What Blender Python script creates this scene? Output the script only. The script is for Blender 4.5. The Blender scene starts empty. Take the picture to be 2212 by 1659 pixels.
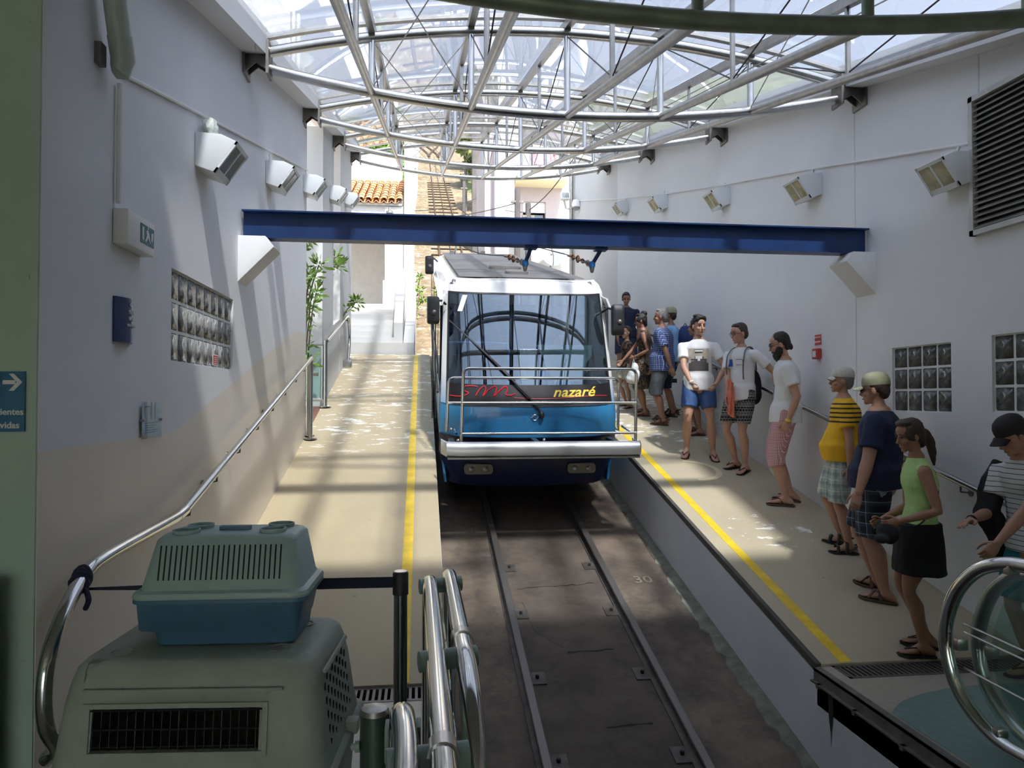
import bpy, bmesh, math, random
from mathutils import Vector, Matrix, noise
from mathutils.bvhtree import BVHTree
R = math.radians
random.seed(7)
SC = bpy.context.scene
COL = SC.collection
# ------------------------------------------------------------------ camera
cam_d = bpy.data.cameras.new('camera'); cam = bpy.data.objects.new('camera', cam_d); COL.objects.link(cam)
cam_d.sensor_width = 36.0; cam_d.lens = 25.714; cam_d.clip_start = 0.05; cam_d.clip_end = 600
cam.location = (0, 0, 1.79)
cam.rotation_euler = (R(90 + 1.105), 0, R(-7.07))
SC.camera = cam
# ------------------------------------------------------------------ sky, sun, exposure
SUN = Vector((0.17, -0.64, 1.0)).normalized()          # towards the sun: high, behind and right of the viewer
world = bpy.data.worlds.new('world'); SC.world = world; world.use_nodes = True
wn = world.node_tree.nodes; wl = world.node_tree.links
sky = wn.new('ShaderNodeTexSky'); sky.sky_type = 'NISHITA'; sky.sun_disc = False
sky.sun_elevation = math.asin(SUN.z); sky.sun_rotation = math.atan2(SUN.x, SUN.y)
sky.air_density = 1.0; sky.dust_density = 1.2; sky.ozone_density = 1.2
bg = wn['Background']; bg.inputs['Strength'].default_value = 0.26
hs_ = wn.new('ShaderNodeHueSaturation'); hs_.inputs['Saturation'].default_value = 0.62       # hazy coastal sky
wl.new(sky.outputs['Color'], hs_.inputs['Color']); wl.new(hs_.outputs['Color'], bg.inputs['Color'])
sun_d = bpy.data.lights.new('sun', 'SUN'); sun = bpy.data.objects.new('sun', sun_d); COL.objects.link(sun)
sun_d.energy = 6.2; sun_d.angle = R(3.2); sun_d.color = (1.0, 0.94, 0.84)
sun.rotation_euler = SUN.to_track_quat('Z', 'Y').to_euler(); sun.location = (6, -6, 30)
SC.view_settings.view_transform = 'Standard'; SC.view_settings.look = 'None'
SC.view_settings.gamma = 1.0; SC.view_settings.use_curve_mapping = False
SC.view_settings.exposure = 0.93
cy = SC.cycles; cy.max_bounces = 6; cy.diffuse_bounces = 4; cy.glossy_bounces = 3; cy.transmission_bounces = 3; cy.transparent_max_bounces = 14
cy.caustics_reflective = False; cy.caustics_refractive = False; cy.use_adaptive_sampling = True; cy.adaptive_threshold = 0.07; cy.adaptive_min_samples = 14
# ------------------------------------------------------------------ materials
def new_mat(name):
    m = bpy.data.materials.new(name); m.use_nodes = True
    return m, m.node_tree.nodes, m.node_tree.links, m.node_tree.nodes['Principled BSDF']
def mixc(N, L, fac, a, b, mode='MIX'):
    n = N.new('ShaderNodeMix'); n.data_type = 'RGBA'; n.blend_type = mode
    if hasattr(fac, 'links'): L.new(fac, n.inputs[0])
    else: n.inputs[0].default_value = fac
    for i, v in ((6, a), (7, b)):
        if hasattr(v, 'links'): L.new(v, n.inputs[i])
        else: n.inputs[i].default_value = (*v, 1) if len(v) == 3 else v
    return n.outputs[2]
def math_n(N, L, op, a, b=None, clamp=False):
    n = N.new('ShaderNodeMath'); n.operation = op; n.use_clamp = clamp
    for i, v in ((0, a), (1, b)):
        if v is None: continue
        if hasattr(v, 'links'): L.new(v, n.inputs[i])
        else: n.inputs[i].default_value = v
    return n.outputs[0]
def obj_xyz(N, L):
    t = N.new('ShaderNodeTexCoord'); s = N.new('ShaderNodeSeparateXYZ'); L.new(t.outputs['Object'], s.inputs[0])
    return t.outputs['Object'], s.outputs
def noise_n(N, L, vec, scale, detail=4, rough=0.6, lo=0.35, hi=0.65):
    n = N.new('ShaderNodeTexNoise'); n.inputs['Scale'].default_value = scale; n.inputs['Detail'].default_value = detail
    n.inputs['Roughness'].default_value = rough; L.new(vec, n.inputs['Vector'])
    r = N.new('ShaderNodeMapRange'); r.inputs[1].default_value = lo; r.inputs[2].default_value = hi
    L.new(n.outputs[0], r.inputs[0]); return r.outputs[0]
MATS = {}
def mat(name, col, rough=0.6, metal=0.0, var=0.0, scale=6.0, bump=0.0, bscale=60.0, spec=0.5, coat=0.0, emit=0.0):
    if name in MATS: return MATS[name]
    m, N, L, P = new_mat(name)
    P.inputs['Base Color'].default_value = (*col, 1); P.inputs['Roughness'].default_value = rough
    P.inputs['Metallic'].default_value = metal; P.inputs['Specular IOR Level'].default_value = spec
    P.inputs['Coat Weight'].default_value = coat
    if emit: P.inputs['Emission Color'].default_value = (*col, 1); P.inputs['Emission Strength'].default_value = emit
    if var or bump:
        v, _ = obj_xyz(N, L)
    if var:
        f = noise_n(N, L, v, scale)
        c = mixc(N, L, f, tuple(x * (1 - var) for x in col), tuple(min(1, x * (1 + var)) for x in col))
        L.new(c, P.inputs['Base Color'])
    if bump:
        b = N.new('ShaderNodeBump'); b.inputs['Strength'].default_value = bump; b.inputs['Distance'].default_value = 0.02
        L.new(noise_n(N, L, v, bscale, 3, .6, 0, 1), b.inputs['Height']); L.new(b.outputs[0], P.inputs['Normal'])
    MATS[name] = m
    return m
def schlick(N, L, ior):
    """reflectance of a thin pane, the same from both of its sides"""
    g = N.new('ShaderNodeNewGeometry'); d = N.new('ShaderNodeVectorMath'); d.operation = 'DOT_PRODUCT'
    L.new(g.outputs['Incoming'], d.inputs[0]); L.new(g.outputs['Normal'], d.inputs[1])
    c = math_n(N, L, 'SUBTRACT', 1.0, math_n(N, L, 'ABSOLUTE', d.outputs['Value']), True)
    f0 = ((ior - 1) / (ior + 1)) ** 2
    return math_n(N, L, 'ADD', math_n(N, L, 'MULTIPLY', math_n(N, L, 'POWER', c, 5.0), 1 - f0), f0)
def glass_mat(name, tint, refl=1.5, rough=0.0, extra=0.0, gcol=(1, 1, 1)):
    """thin pane: transparent with a Fresnel reflection"""
    m = bpy.data.materials.new(name); m.use_nodes = True; N = m.node_tree.nodes; L = m.node_tree.links
    N.remove(N['Principled BSDF']); out = N['Material Output']
    tr = N.new('ShaderNodeBsdfTransparent'); tr.inputs[0].default_value = (*tint, 1)
    gl = N.new('ShaderNodeBsdfGlossy'); gl.inputs[0].default_value = (*gcol, 1); gl.inputs['Roughness'].default_value = rough
    fac = math_n(N, L, 'ADD', schlick(N, L, refl), extra, True)
    mx = N.new('ShaderNodeMixShader'); L.new(fac, mx.inputs[0]); L.new(tr.outputs[0], mx.inputs[1]); L.new(gl.outputs[0], mx.inputs[2])
    L.new(mx.outputs[0], out.inputs[0]); MATS[name] = m
    return m
# ------------------------------------------------------------------ mesh building
class MB:
    def __init__(s): s.v = []; s.f = []
    def add(s, vs, fs):
        b = len(s.v); s.v += [tuple(v) for v in vs]; s.f += [tuple(i + b for i in f) for f in fs]; return s
    def box(s, x0, x1, y0, y1, z0, z1, M=None):
        vs = [Vector((x, y, z)) for x in (x0, x1) for y in (y0, y1) for z in (z0, z1)]
        if M: vs = [M @ v for v in vs]
        return s.add(vs, [(0, 1, 3, 2), (4, 6, 7, 5), (0, 4, 5, 1), (2, 3, 7, 6), (0, 2, 6, 4), (1, 5, 7, 3)])
    def hexa(s, p):      # 8 points: bottom 4 ccw, top 4 ccw
        return s.add(p, [(3, 2, 1, 0), (4, 5, 6, 7), (0, 1, 5, 4), (1, 2, 6, 5), (2, 3, 7, 6), (3, 0, 4, 7)])
    def prism(s, pts, d):   # polygon (3d points) extruded by vector d
        n = len(pts); pts = [Vector(p) for p in pts]; d = Vector(d)
        vs = pts + [p + d for p in pts]
        fs = [tuple(range(n - 1, -1, -1)), tuple(range(n, 2 * n))] + [(i, (i + 1) % n, n + (i + 1) % n, n + i) for i in range(n)]
        return s.add(vs, fs)
    def loft(s, rings, cap=True, closed=True):
        n = len(rings[0]); vs = [p for r in rings for p in r]; fs = []
        for k in range(len(rings) - 1):
            for i in range(n if closed else n - 1):
                j = (i + 1) % n; fs.append((k * n + i, k * n + j, (k + 1) * n + j, (k + 1) * n + i))
        if cap and closed:
            fs.append(tuple(range(n - 1, -1, -1))); fs.append(tuple((len(rings) - 1) * n + i for i in range(n)))
        return s.add(vs, fs)
    def tube(s, path, r, seg=10, cap=True, flat=1.0):
        path = [Vector(p) for p in path]; n = len(path); rings = []
        rr = r if isinstance(r, (list, tuple)) else [r] * n
        t0 = (path[1] - path[0]).normalized()
        up = Vector((0, 0, 1)) if abs(t0.z) < .9 else Vector((1, 0, 0))
        u = t0.cross(up).normalized(); w = u.cross(t0)
        for i, p in enumerate(path):
            if i == 0: t = t0
            elif i == n - 1: t = (path[i] - path[i - 1]).normalized()
            else:
                t = ((path[i] - path[i - 1]).normalized() + (path[i + 1] - path[i]).normalized())
                t = t.normalized() if t.length > 1e-6 else t0
            u = (u - t * u.dot(t)); u = u.normalized() if u.length > 1e-6 else t.orthogonal().normalized(); w = u.cross(t)
            rings.append([p + (u * math.cos(a) + w * math.sin(a) * flat) * rr[i] for a in (2 * math.pi * k / seg for k in range(seg))])
        return s.loft(rings, cap)
    def cyl(s, a, b, r, seg=12, r2=None): return s.tube([a, b], [r, r if r2 is None else r2], seg)
    def lathe(s, prof, c=(0, 0, 0), ax='z', seg=20):   # prof: (radius, height)
        rings = []
        for r, h in prof:
            ring = []
            for k in range(seg):
                a = 2 * math.pi * k / seg; x, y = r * math.cos(a), r * math.sin(a)
                p = {'z': (x, y, h), 'y': (x, h, -y), 'x': (h, x, y)}[ax]
                ring.append((c[0] + p[0], c[1] + p[1], c[2] + p[2]))
            rings.append(ring)
        return s.loft(rings)
    def ball(s, c, r, seg=12, M=None):
        r = (r, r, r) if not isinstance(r, (tuple, list)) else r; n = seg // 2 + 1; rings = []
        for j in range(1, n):
            t = math.pi * j / n
            rings.append([Vector((r[0] * math.sin(t) * math.cos(2 * math.pi * k / seg), r[1] * math.sin(t) * math.sin(2 * math.pi * k / seg), -r[2] * math.cos(t))) for k in range(seg)])
        if M: rings = [[M @ p for p in q] for q in rings]
        return s.loft([[Vector(c) + p for p in q] for q in rings])
    def grid(s, fn, nu, nv):
        vs = [fn(i / nu, j / nv) for j in range(nv + 1) for i in range(nu + 1)]
        return s.add(vs, [(j * (nu + 1) + i, j * (nu + 1) + i + 1, (j + 1) * (nu + 1) + i + 1, (j + 1) * (nu + 1) + i) for j in range(nv) for i in range(nu)])
    def slab(s, fn, nu, nv, th):   # grid with thickness along the vector th
        th = Vector(th); a = [Vector(fn(i / nu, j / nv)) for j in range(nv + 1) for i in range(nu + 1)]; n = len(a); W = nu + 1
        fs = []
        for j in range(nv):
            for i in range(nu):
                q = (j * W + i, j * W + i + 1, (j + 1) * W + i + 1, (j + 1) * W + i); fs.append(q); fs.append(tuple(n + k for k in reversed(q)))
        rim = [i for i in range(W)] + [j * W + nu for j in range(1, nv + 1)] + [nv * W + i for i in range(nu - 1, -1, -1)] + [j * W for j in range(nv - 1, 0, -1)]
        for k in range(len(rim)):
            x, y = rim[k], rim[(k + 1) % len(rim)]; fs.append((y, x, n + x, n + y))
        return s.add(a + [p + th for p in a], fs)
    def mesh(s, name):
        me = bpy.data.meshes.new(name); me.from_pydata(s.v, [], s.f); me.validate()
        bm = bmesh.new(); bm.from_mesh(me); bmesh.ops.recalc_face_normals(bm, faces=bm.faces); bm.to_mesh(me); bm.free()
        return me
    def build(s, name, m, parent=None, smooth=None, bevel=0.0, bseg=2):
        me = s.mesh(name); return put(name, me, m, parent, smooth, bevel, bseg)
def put(name, me, m, parent=None, smooth=None, bevel=0.0, bseg=2):
    if bevel:
        bm = bmesh.new(); bm.from_mesh(me)
        es = [e for e in bm.edges if len(e.link_faces) == 2 and e.calc_face_angle(0) > R(30)]
        bmesh.ops.bevel(bm, geom=es, offset=bevel, segments=bseg, affect='EDGES', profile=0.6, clamp_overlap=True)
        bm.to_mesh(me); bm.free()
    if smooth is not False:
        me.shade_smooth()
        if smooth is None or smooth is True:
            try: me.set_sharp_from_angle(angle=R(38))
            except Exception: pass
    if m: me.materials.append(MATS[m] if isinstance(m, str) else m)
    o = bpy.data.objects.new(name, me); COL.objects.link(o)
    if parent: adopt(o, parent)
    return o
WM = {}
def adopt(o, parent):
    """mesh given in world coordinates under a placed parent"""
    o.parent = parent
    M = WM.get(parent.name)
    if M is not None: o.matrix_parent_inverse = M
def tag(o, label=None, cat=None, group=None, kind=None):
    if label: o['label'] = label
    if cat: o['category'] = cat
    if group: o['group'] = group
    if kind: o['kind'] = kind
    return o
def thing(name, label, cat, loc=(0, 0, 0), group=None, rotz=0.0, local=False, kind=None):
    o = bpy.data.objects.new(name, None); COL.objects.link(o); o.empty_display_size = 0.1
    o.location = loc; o.rotation_euler = (0, 0, rotz)
    if not local: WM[o.name] = (Matrix.Translation(Vector(loc)) @ Matrix.Rotation(rotz, 4, 'Z')).inverted()
    return tag(o, label, cat, group, kind)
def copy_tree(o, parent=None):
    c = o.copy(); COL.objects.link(c); c.parent = parent
    for ch in list(o.children): copy_tree(ch, c)
    return c
def struct(name, mb, m, parent=None, **k):
    o = mb.build(name, m, parent, **k) if isinstance(mb, MB) else mb
    if parent is None: o['kind'] = 'structure'
    return o
def text_mesh(txt, size, shear=0.0, depth=0.004, bold=0.0, align='CENTER'):
    c = bpy.data.curves.new('txt', 'FONT'); c.body = txt; c.size = size; c.shear = shear; c.extrude = depth; c.offset = bold
    c.align_x = align; c.align_y = 'CENTER'; c.resolution_u = 3
    o = bpy.data.objects.new('txt', c); COL.objects.link(o)
    dg = bpy.context.evaluated_depsgraph_get(); me = bpy.data.meshes.new_from_object(o.evaluated_get(dg))
    bpy.data.objects.remove(o); return me
def text(name, txt, size, M, m, parent, shear=0.0, depth=0.003, bold=0.0, align='CENTER'):
    me = text_mesh(txt, size, shear, depth, bold, align); me.transform(M)
    return put(name, me, m, parent, smooth=False)
def bez(p, n=8, cyc=False):     # Catmull-Rom through points
    p = [Vector(q) for q in p]; out = []
    N_ = len(p)
    for i in range(N_ - (0 if cyc else 1)):
        a = p[i - 1] if (i > 0 or cyc) else p[0]; b = p[i]; c = p[(i + 1) % N_]; d = p[(i + 2) % N_] if (i + 2 < N_ or cyc) else p[-1]
        for k in range(n):
            t = k / n
            out.append(0.5 * ((2 * b) + (c - a) * t + (2 * a - 5 * b + 4 * c - d) * t * t + (3 * b - a - 3 * c + d) * t ** 3))
    if not cyc: out.append(p[-1])
    return out
# ------------------------------------------------------------------ the slope of the station
SL = 0.237; RY = 4.55
XL, XR = -1.52, 4.19            # inner faces of the side walls
TL, TR = 0.175, 2.62            # edges of the track trench
CX = 1.335                      # centre line of the track
def zr(y): return SL * (y - RY) if y > 4.62 else 0.0
def rail_z(y): return SL * (y - RY) - 0.60
# ================================================================== surface materials
def wall_paint(name, col, dado=None, dado_fn=None, stain=0.04):
    m, N, L, P = new_mat(name); v, s = obj_xyz(N, L)
    a = noise_n(N, L, v, 1.3, 3, .65); c = mixc(N, L, a, tuple(x * (1 - stain) for x in col), col)
    if dado:
        zz = dado_fn(N, L, s); c2 = mixc(N, L, a, tuple(x * (1 - stain) for x in dado), dado)
        st = math_n(N, L, 'LESS_THAN', zz, 0.0); c = mixc(N, L, st, c, c2)
        r = mixc(N, L, st, (.75,) * 3, (.42,) * 3); L.new(r, P.inputs['Roughness'])
    else: P.inputs['Roughness'].default_value = .75
    L.new(c, P.inputs['Base Color'])
    MATS[name] = m
def dado_left(N, L, s):   # z minus the sloping top line of the cream band
    ramp = math_n(N, L, 'MULTIPLY', math_n(N, L, 'MAXIMUM', math_n(N, L, 'SUBTRACT', s[1], 4.75), 0.0), 0.237)
    cut = math_n(N, L, 'MINIMUM', ramp, 1.05)
    return math_n(N, L, 'SUBTRACT', math_n(N, L, 'SUBTRACT', s[2], cut), 1.575)
wall_paint('wall_white', (.80, .80, .80))
wall_paint('wall_left', (.79, .79, .80), (.80, .725, .62), dado_left)
wall_paint('wall_green', (.46, .60, .51), stain=.03)
wall_paint('outside_white', (.66, .655, .64)); wall_paint('ceiling_grey', (.46, .48, .46))
wall_paint('trench_white', (.66, .68, .72), stain=.10)
mat('concrete_dark', (.16, .14, .12), .85, var=.2, scale=3, bump=.3)
def platform_mat(name, base, worn, amount):
    m, N, L, P = new_mat(name); v, s = obj_xyz(N, L)
    big = noise_n(N, L, v, .9, 5, .6); c = mixc(N, L, big, tuple(x * .86 for x in base), base)
    fine = noise_n(N, L, v, 38, 3, .7, .3, .7); c = mixc(N, L, math_n(N, L, 'MULTIPLY', fine, .25), c, tuple(x * .72 for x in base))
    sp = N.new('ShaderNodeMapping'); sp.inputs['Scale'].default_value = (1.0, 2.3, 1.0); L.new(v, sp.inputs[0])
    fl = noise_n(N, L, sp.outputs[0], 3.2, 8, .72, .565, .575)           # flaked paint
    where = math_n(N, L, 'MULTIPLY', fl, amount(N, L, v, s)); c = mixc(N, L, where, c, worn)
    sc = N.new('ShaderNodeTexVoronoi'); sc.inputs['Scale'].default_value = 5.5; L.new(v, sc.inputs['Vector'])
    dots = math_n(N, L, 'LESS_THAN', sc.outputs['Distance'], .055); dn = noise_n(N, L, v, 1.7, 2, .5, .5, .6)
    c = mixc(N, L, math_n(N, L, 'MULTIPLY', math_n(N, L, 'MULTIPLY', dots, dn), .75), c, (.16, .13, .11))   # gum spots
    L.new(c, P.inputs['Base Color']); P.inputs['Roughness'].default_value = .55
    b = N.new('ShaderNodeBump'); b.inputs['Strength'].default_value = .2; b.inputs['Distance'].default_value = .01
    L.new(noise_n(N, L, v, 70, 3, .6, 0, 1), b.inputs['Height']); L.new(b.outputs[0], P.inputs['Normal']); MATS[name] = m
def far_flakes(N, L, v, s):
    r = N.new('ShaderNodeMapRange'); r.inputs[1].default_value = 8.6; r.inputs[2].default_value = 10.2; L.new(s[1], r.inputs[0]); return r.outputs[0]
def one_patch(N, L, v, s):
    dx = math_n(N, L, 'SUBTRACT', s[0], 3.35); dy = math_n(N, L, 'SUBTRACT', s[1], 6.75)
    d = math_n(N, L, 'ADD', math_n(N, L, 'MULTIPLY', dx, dx), math_n(N, L, 'MULTIPLY', dy, dy))
    near = math_n(N, L, 'LESS_THAN', d, .16); far = math_n(N, L, 'GREATER_THAN', s[1], 9.6); return math_n(N, L, 'MAXIMUM', near, far)
platform_mat('platform_paint_left', (.50, .415, .265), (.80, .77, .70), far_flakes)
platform_mat('platform_paint_right', (.52, .45, .315), (.84, .82, .78), one_patch)
mat('yellow_paint', (.80, .55, .03), .5, var=.12, scale=8)
mat('floor_beige', (.40, .365, .295), .35, var=.08, scale=20); mat('floor_green', (.17, .27, .24), .35, var=.08, scale=20)
def bed_mat():
    m, N, L, P = new_mat('track_bed'); v, s = obj_xyz(N, L)
    a = noise_n(N, L, v, 1.6, 6, .65); c = mixc(N, L, a, (.075, .058, .048), (.21, .165, .12))
    g = math_n(N, L, 'LESS_THAN', math_n(N, L, 'ABSOLUTE', math_n(N, L, 'SUBTRACT', s[0], CX)), .55)
    c = mixc(N, L, math_n(N, L, 'MULTIPLY', g, .55), c, (.060, .046, .040))                       # greasy strip between the rails
    d = noise_n(N, L, v, 3.4, 5, .7, .5, .7); c = mixc(N, L, math_n(N, L, 'MULTIPLY', d, .6), c, (.035, .03, .028))
    L.new(c, P.inputs['Base Color']); P.inputs['Roughness'].default_value = .8
    b = N.new('ShaderNodeBump'); b.inputs['Strength'].default_value = .5; b.inputs['Distance'].default_value = .02
    L.new(noise_n(N, L, v, 24, 5, .7, 0, 1), b.inputs['Height']); L.new(b.outputs[0], P.inputs['Normal']); MATS['track_bed'] = m
bed_mat()
mat('rail_steel', (.12, .105, .095), .6, .6, var=.25, scale=9); mat('rail_head', (.17, .155, .145), .45, .7)
mat('crack_black', (.025, .022, .02), .9); mat('mortar', (.19, .195, .155), .9, var=.25, scale=9, bump=.5, bscale=30)
mat('dark_edge', (.07, .065, .055), .7, var=.2); mat('channel_steel', (.20, .20, .18), .45, .7, var=.2)
mat('iron_grate', (.17, .16, .15), .5, .7, var=.2); mat('pit_black', (.012, .012, .012), .9)
mat('chrome', (.62, .62, .60), .13, 1.0); mat('steel', (.50, .49, .47), .28, 1.0); mat('steel_dull', (.40, .385, .36), .36, 1.0, var=.12, scale=12)
mat('plate_dark', (.22, .205, .19), .5, .8, var=.2); mat('cable_dark', (.05, .05, .05), .6)
mat('white_plastic', (.78, .78, .76), .45); mat('white_metal', (.76, .79, .80), .42)
# ================================================================== setting
YB = -7.0
# floors
mb = MB(); mb.box(-5, TL, YB, 4.40, -.25, 0); mb.box(-5, XL + .4, 4.40, 4.62, -.25, 0)
mb.box(TR, XR + 1.6, YB, 4.40, -.25, 0); mb.box(TR, 2.72, 4.40, 4.62, -.25, 0)
mb.box(XL + .4, TL, 4.40, 4.62, -.25, -.07); mb.box(2.72, XR, 4.40, 4.62, -.25, -.07)
struct('floor', mb, 'floor_beige')
mb = MB(); c0 = [(2.66, 3.90), (2.85, 4.05), (3.16, 4.16), (3.6, 4.2), (4.19, 4.1)]; n = len(bez([(x, y, 0) for x, y in c0], 5))
top = bez([(x, y, .003) for x, y in c0], 5)
mb.add([tuple(p) for p in top] + [(p.x, .5, .003) for p in top], [(i, i + 1, n + i + 1, n + i) for i in range(n - 1)])
struct('floor_inlay', mb, 'floor_green')
# platforms
def ramp_block(mb, x0, x1, y0, y1, d0, d1):
    mb.hexa([(x0, y0, zr(y0) - d0), (x1, y0, zr(y0) - d0), (x1, y1, zr(y1) - d0), (x0, y1, zr(y1) - d0),
             (x0, y0, zr(y0) - d1), (x1, y0, zr(y0) - d1), (x1, y1, zr(y1) - d1), (x0, y1, zr(y1) - d1)])
mb = MB(); ramp_block(mb, XL - .02, TL, 4.621, 16.1, 1.3, 0); struct('floor_platform_left', mb, 'platform_paint_left')
mb = MB(); ramp_block(mb, TR + .03, XR + .02, 4.621, 20.5, 1.3, 0); struct('floor_platform_right', mb, 'platform_paint_right')
mb = MB(); ramp_block(mb, TR - .006, TR + .03, 4.621, 20.5, .05, -.004); struct('trim_1', mb, 'dark_edge')
mb = MB()
mb.box(TR, TR + .028, YB, 4.62, -2.2, -.03); ramp_block(mb, TR, TR + .03, 4.62, 20.5, 1.3, .05)
struct('wall_trench', mb, 'trench_white')
mb = MB(); ramp_block(mb, -.155, -.07, 4.63, 16.0, 0, -.003); tag(mb.build('yellow_line', 'yellow_paint'), 'yellow safety line painted along the left platform', 'floor marking')
mb = MB(); ramp_block(mb, 2.79, 2.875, 4.63, 17.0, 0, -.003); tag(mb.build('yellow_line', 'yellow_paint'), 'yellow safety line along the platform where people queue', 'floor marking')
# old repaired ring on the right platform
mb = MB(); ring = [(3.20 + r * math.cos(a), 8.45 + r * math.sin(a)) for a in [R(-95 + 10 * k) for k in range(19)] for r in (.30, .37)]
mb.add([(x, y, zr(y) + .003) for x, y in ring], [(2 * i, 2 * i + 1, 2 * i + 3, 2 * i + 2) for i in range(18)]); mat('paint_pale', (.68, .58, .37), .55)
tag(mb.build('floor_mark', 'paint_pale'), 'pale yellow half circle mark on the right platform floor', 'floor marking')
# metal channel on the flat floor's edge
t = thing('edge_channel', 'grimy steel channel bolted along the trench edge at lower right', 'channel', (TR, 3.2, -.03))
mb = MB(); mb.box(TR - .035, TR + .02, 1.2, 4.60, -.012, .004); mb.box(TR - .035, TR - .028, 1.2, 4.60, -.075, .004); mb.box(TR - .06, TR - .028, 1.2, 4.60, -.082, -.072); mb.build('channel', 'channel_steel', t)
for y in (4.5, 4.1, 3.66, 3.3):
    mb = MB(); mb.box(TR - .062, TR - .036, y, y + .03, -.10, -.072); mb.build('bracket', 'plate_dark', t)
# track bed and trench
def bz(y): return rail_z(y) - .10
mb = MB(); ys = [0.4, 2, 4, 6, 8, 10, 12, 14, 16.3]
mb.add([(x, y, bz(y)) for y in ys for x in (TL - .02, TR + .02)] , [(2 * i, 2 * i + 1, 2 * i + 3, 2 * i + 2) for i in range(len(ys) - 1)])
mb.add([(TL - .02, .4, bz(.4)), (TR + .02, .4, bz(.4)), (TR + .02, .4, 0), (TL - .02, .4, 0)], [(0, 1, 2, 3)])
struct('floor_track_bed', mb, 'track_bed')
random.seed(3)
mb = MB(); pts_o = []; yy = 4.0
while yy < 10.2: pts_o.append((TR - .05 - .06 * random.random() - (.03 if 5 < yy < 8 else 0), yy)); yy += .09
vs = [];
for x, y in pts_o: vs += [(TR + .01, y, bz(y) + .035), (x, y, bz(y) + .012), (x - .012, y, bz(y) - .01)]
mb.add(vs, [q for i in range(len(pts_o) - 1) for q in ((3 * i, 3 * i + 1, 3 * i + 4, 3 * i + 3), (3 * i + 1, 3 * i + 2, 3 * i + 5, 3 * i + 4))])
struct('trim_2', mb, 'mortar')
mb = MB(); mb.box(TL - .03, TL - .001, YB, 4.62, -2.2, -.004); mb2 = MB(); ramp_block(mb2, TL - .001, TL + .003, 4.62, 16.1, 1.2, .0)
struct('wall_trench_left', mb, 'trench_white'); struct('wall_platform_face', mb2, 'trench_white')
# stain on the trench wall
mb = MB(); z0 = -.12
out = [(4.47, -.10), (4.44, -.105), (4.425, -.15), (4.425, -.22), (4.43, -.29), (4.445, -.36), (4.45, -.46), (4.457, -.36), (4.475, -.28), (4.48, -.2), (4.485, -.14)]
mb.add([(TR - .003, y, z) for y, z in out], [tuple(range(len(out)))]); tag(mb.build('tar_stain', 'crack_black'), 'black tar stain running down the white trench wall', 'stain')
# rails
def rail_sweep(x, yl, zf, m=None):
    prof = [(-.055, 0), (.055, 0), (.055, .012), (.010, .025), (.010, .072), (.032, .078), (.032, .10), (-.032, .10), (-.032, .078), (-.010, .072), (-.010, .025), (-.055, .012)]
    return MB().loft([[(x(y) + a, y, zf(y) - .10 + b) for a, b in prof] for y in yl])
t = thing('railway_track', 'metre gauge rails in the concrete trench in front of the funicular', 'track', (CX, 6, bz(6)))
for s in (-1, 1):
    ro = rail_sweep(lambda y: CX + s * .525, [.5, 4, 7, 10, 13, 16.3], rail_z).build('rail', 'rail_steel', t, smooth=False)
    mb = MB(); mb.hexa([(CX + s * .525 - .028, .5, rail_z(.5)), (CX + s * .525 + .028, .5, rail_z(.5)), (CX + s * .525 + .028, 16.3, rail_z(16.3)), (CX + s * .525 - .028, 16.3, rail_z(16.3)),
                        (CX + s * .525 - .026, .5, rail_z(.5) + .003), (CX + s * .525 + .026, .5, rail_z(.5) + .003), (CX + s * .525 + .026, 16.3, rail_z(16.3) + .003), (CX + s * .525 - .026, 16.3, rail_z(16.3) + .003)])
    mb.build('running_surface', 'rail_head', ro, smooth=False)
    for y in (4.75, 5.65, 6.6, 7.5):
        mb = MB(); ramp = lambda yy, d: bz(yy) + d
        x0 = CX + s * .525 - (.0 if s < 0 else .20); x0, x1 = (CX - .49, CX - .36) if s < 0 else (CX + .36, CX + .49)
        mb.hexa([(x0, y, bz(y)), (x1, y, bz(y)), (x1, y + .15, bz(y + .15)), (x0, y + .15, bz(y + .15)), (x0, y, bz(y) + .012), (x1, y, bz(y) + .012), (x1, y + .15, bz(y + .15) + .012), (x0, y + .15, bz(y + .15) + .012)])
        p = mb.build('base_plate', 'rail_steel', t)
        mb = MB(); mb.cyl(((x0 + x1) / 2, y + .075, bz(y + .07)), ((x0 + x1) / 2, y + .075, bz(y + .07) + .035), .016, 6); mb.build('bolt', 'crack_black', p)
def crack(pts, w):
    mb = MB(); vs = []
    for i, (x, y) in enumerate(pts):
        k = w * (.3 + random.random()); vs += [(x - k * .3, y - k, bz(y - k) + .002), (x + k * .3, y + k, bz(y + k) + .002)]
    mb.add(vs, [(2 * i, 2 * i + 2, 2 * i + 3, 2 * i + 1) for i in range(len(pts) - 1)])
    return mb
def jag(a, b, n, j): return [(a[0] + (b[0] - a[0]) * i / n + random.uniform(-j, j) * .4, a[1] + (b[1] - a[1]) * i / n + random.uniform(-j, j)) for i in range(n + 1)]
cr = [(jag((.93, 7.15), (1.72, 7.22), 14, .02), .008, 'long crack across the track bed nearest the funicular shadow'),
      (jag((1.22, 6.06), (1.62, 6.08), 6, .01), .012, 'short dark crack in the middle of the track bed'),
      (jag((1.32, 5.14), (1.66, 5.16), 6, .006), .009, 'nearest dark crack across the track bed'),
      (jag((.955, 6.9), (.99, 6.42), 8, .01) + jag((1.0, 6.4), (1.2, 6.12), 5, .02), .005, 'thin curving crack beside the left rail')]
for pts, w, lab in cr: tag(crack(pts, w).build('floor_crack', 'crack_black'), lab, 'crack')
mat('chalk', (.24, .21, .17), .9)
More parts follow.
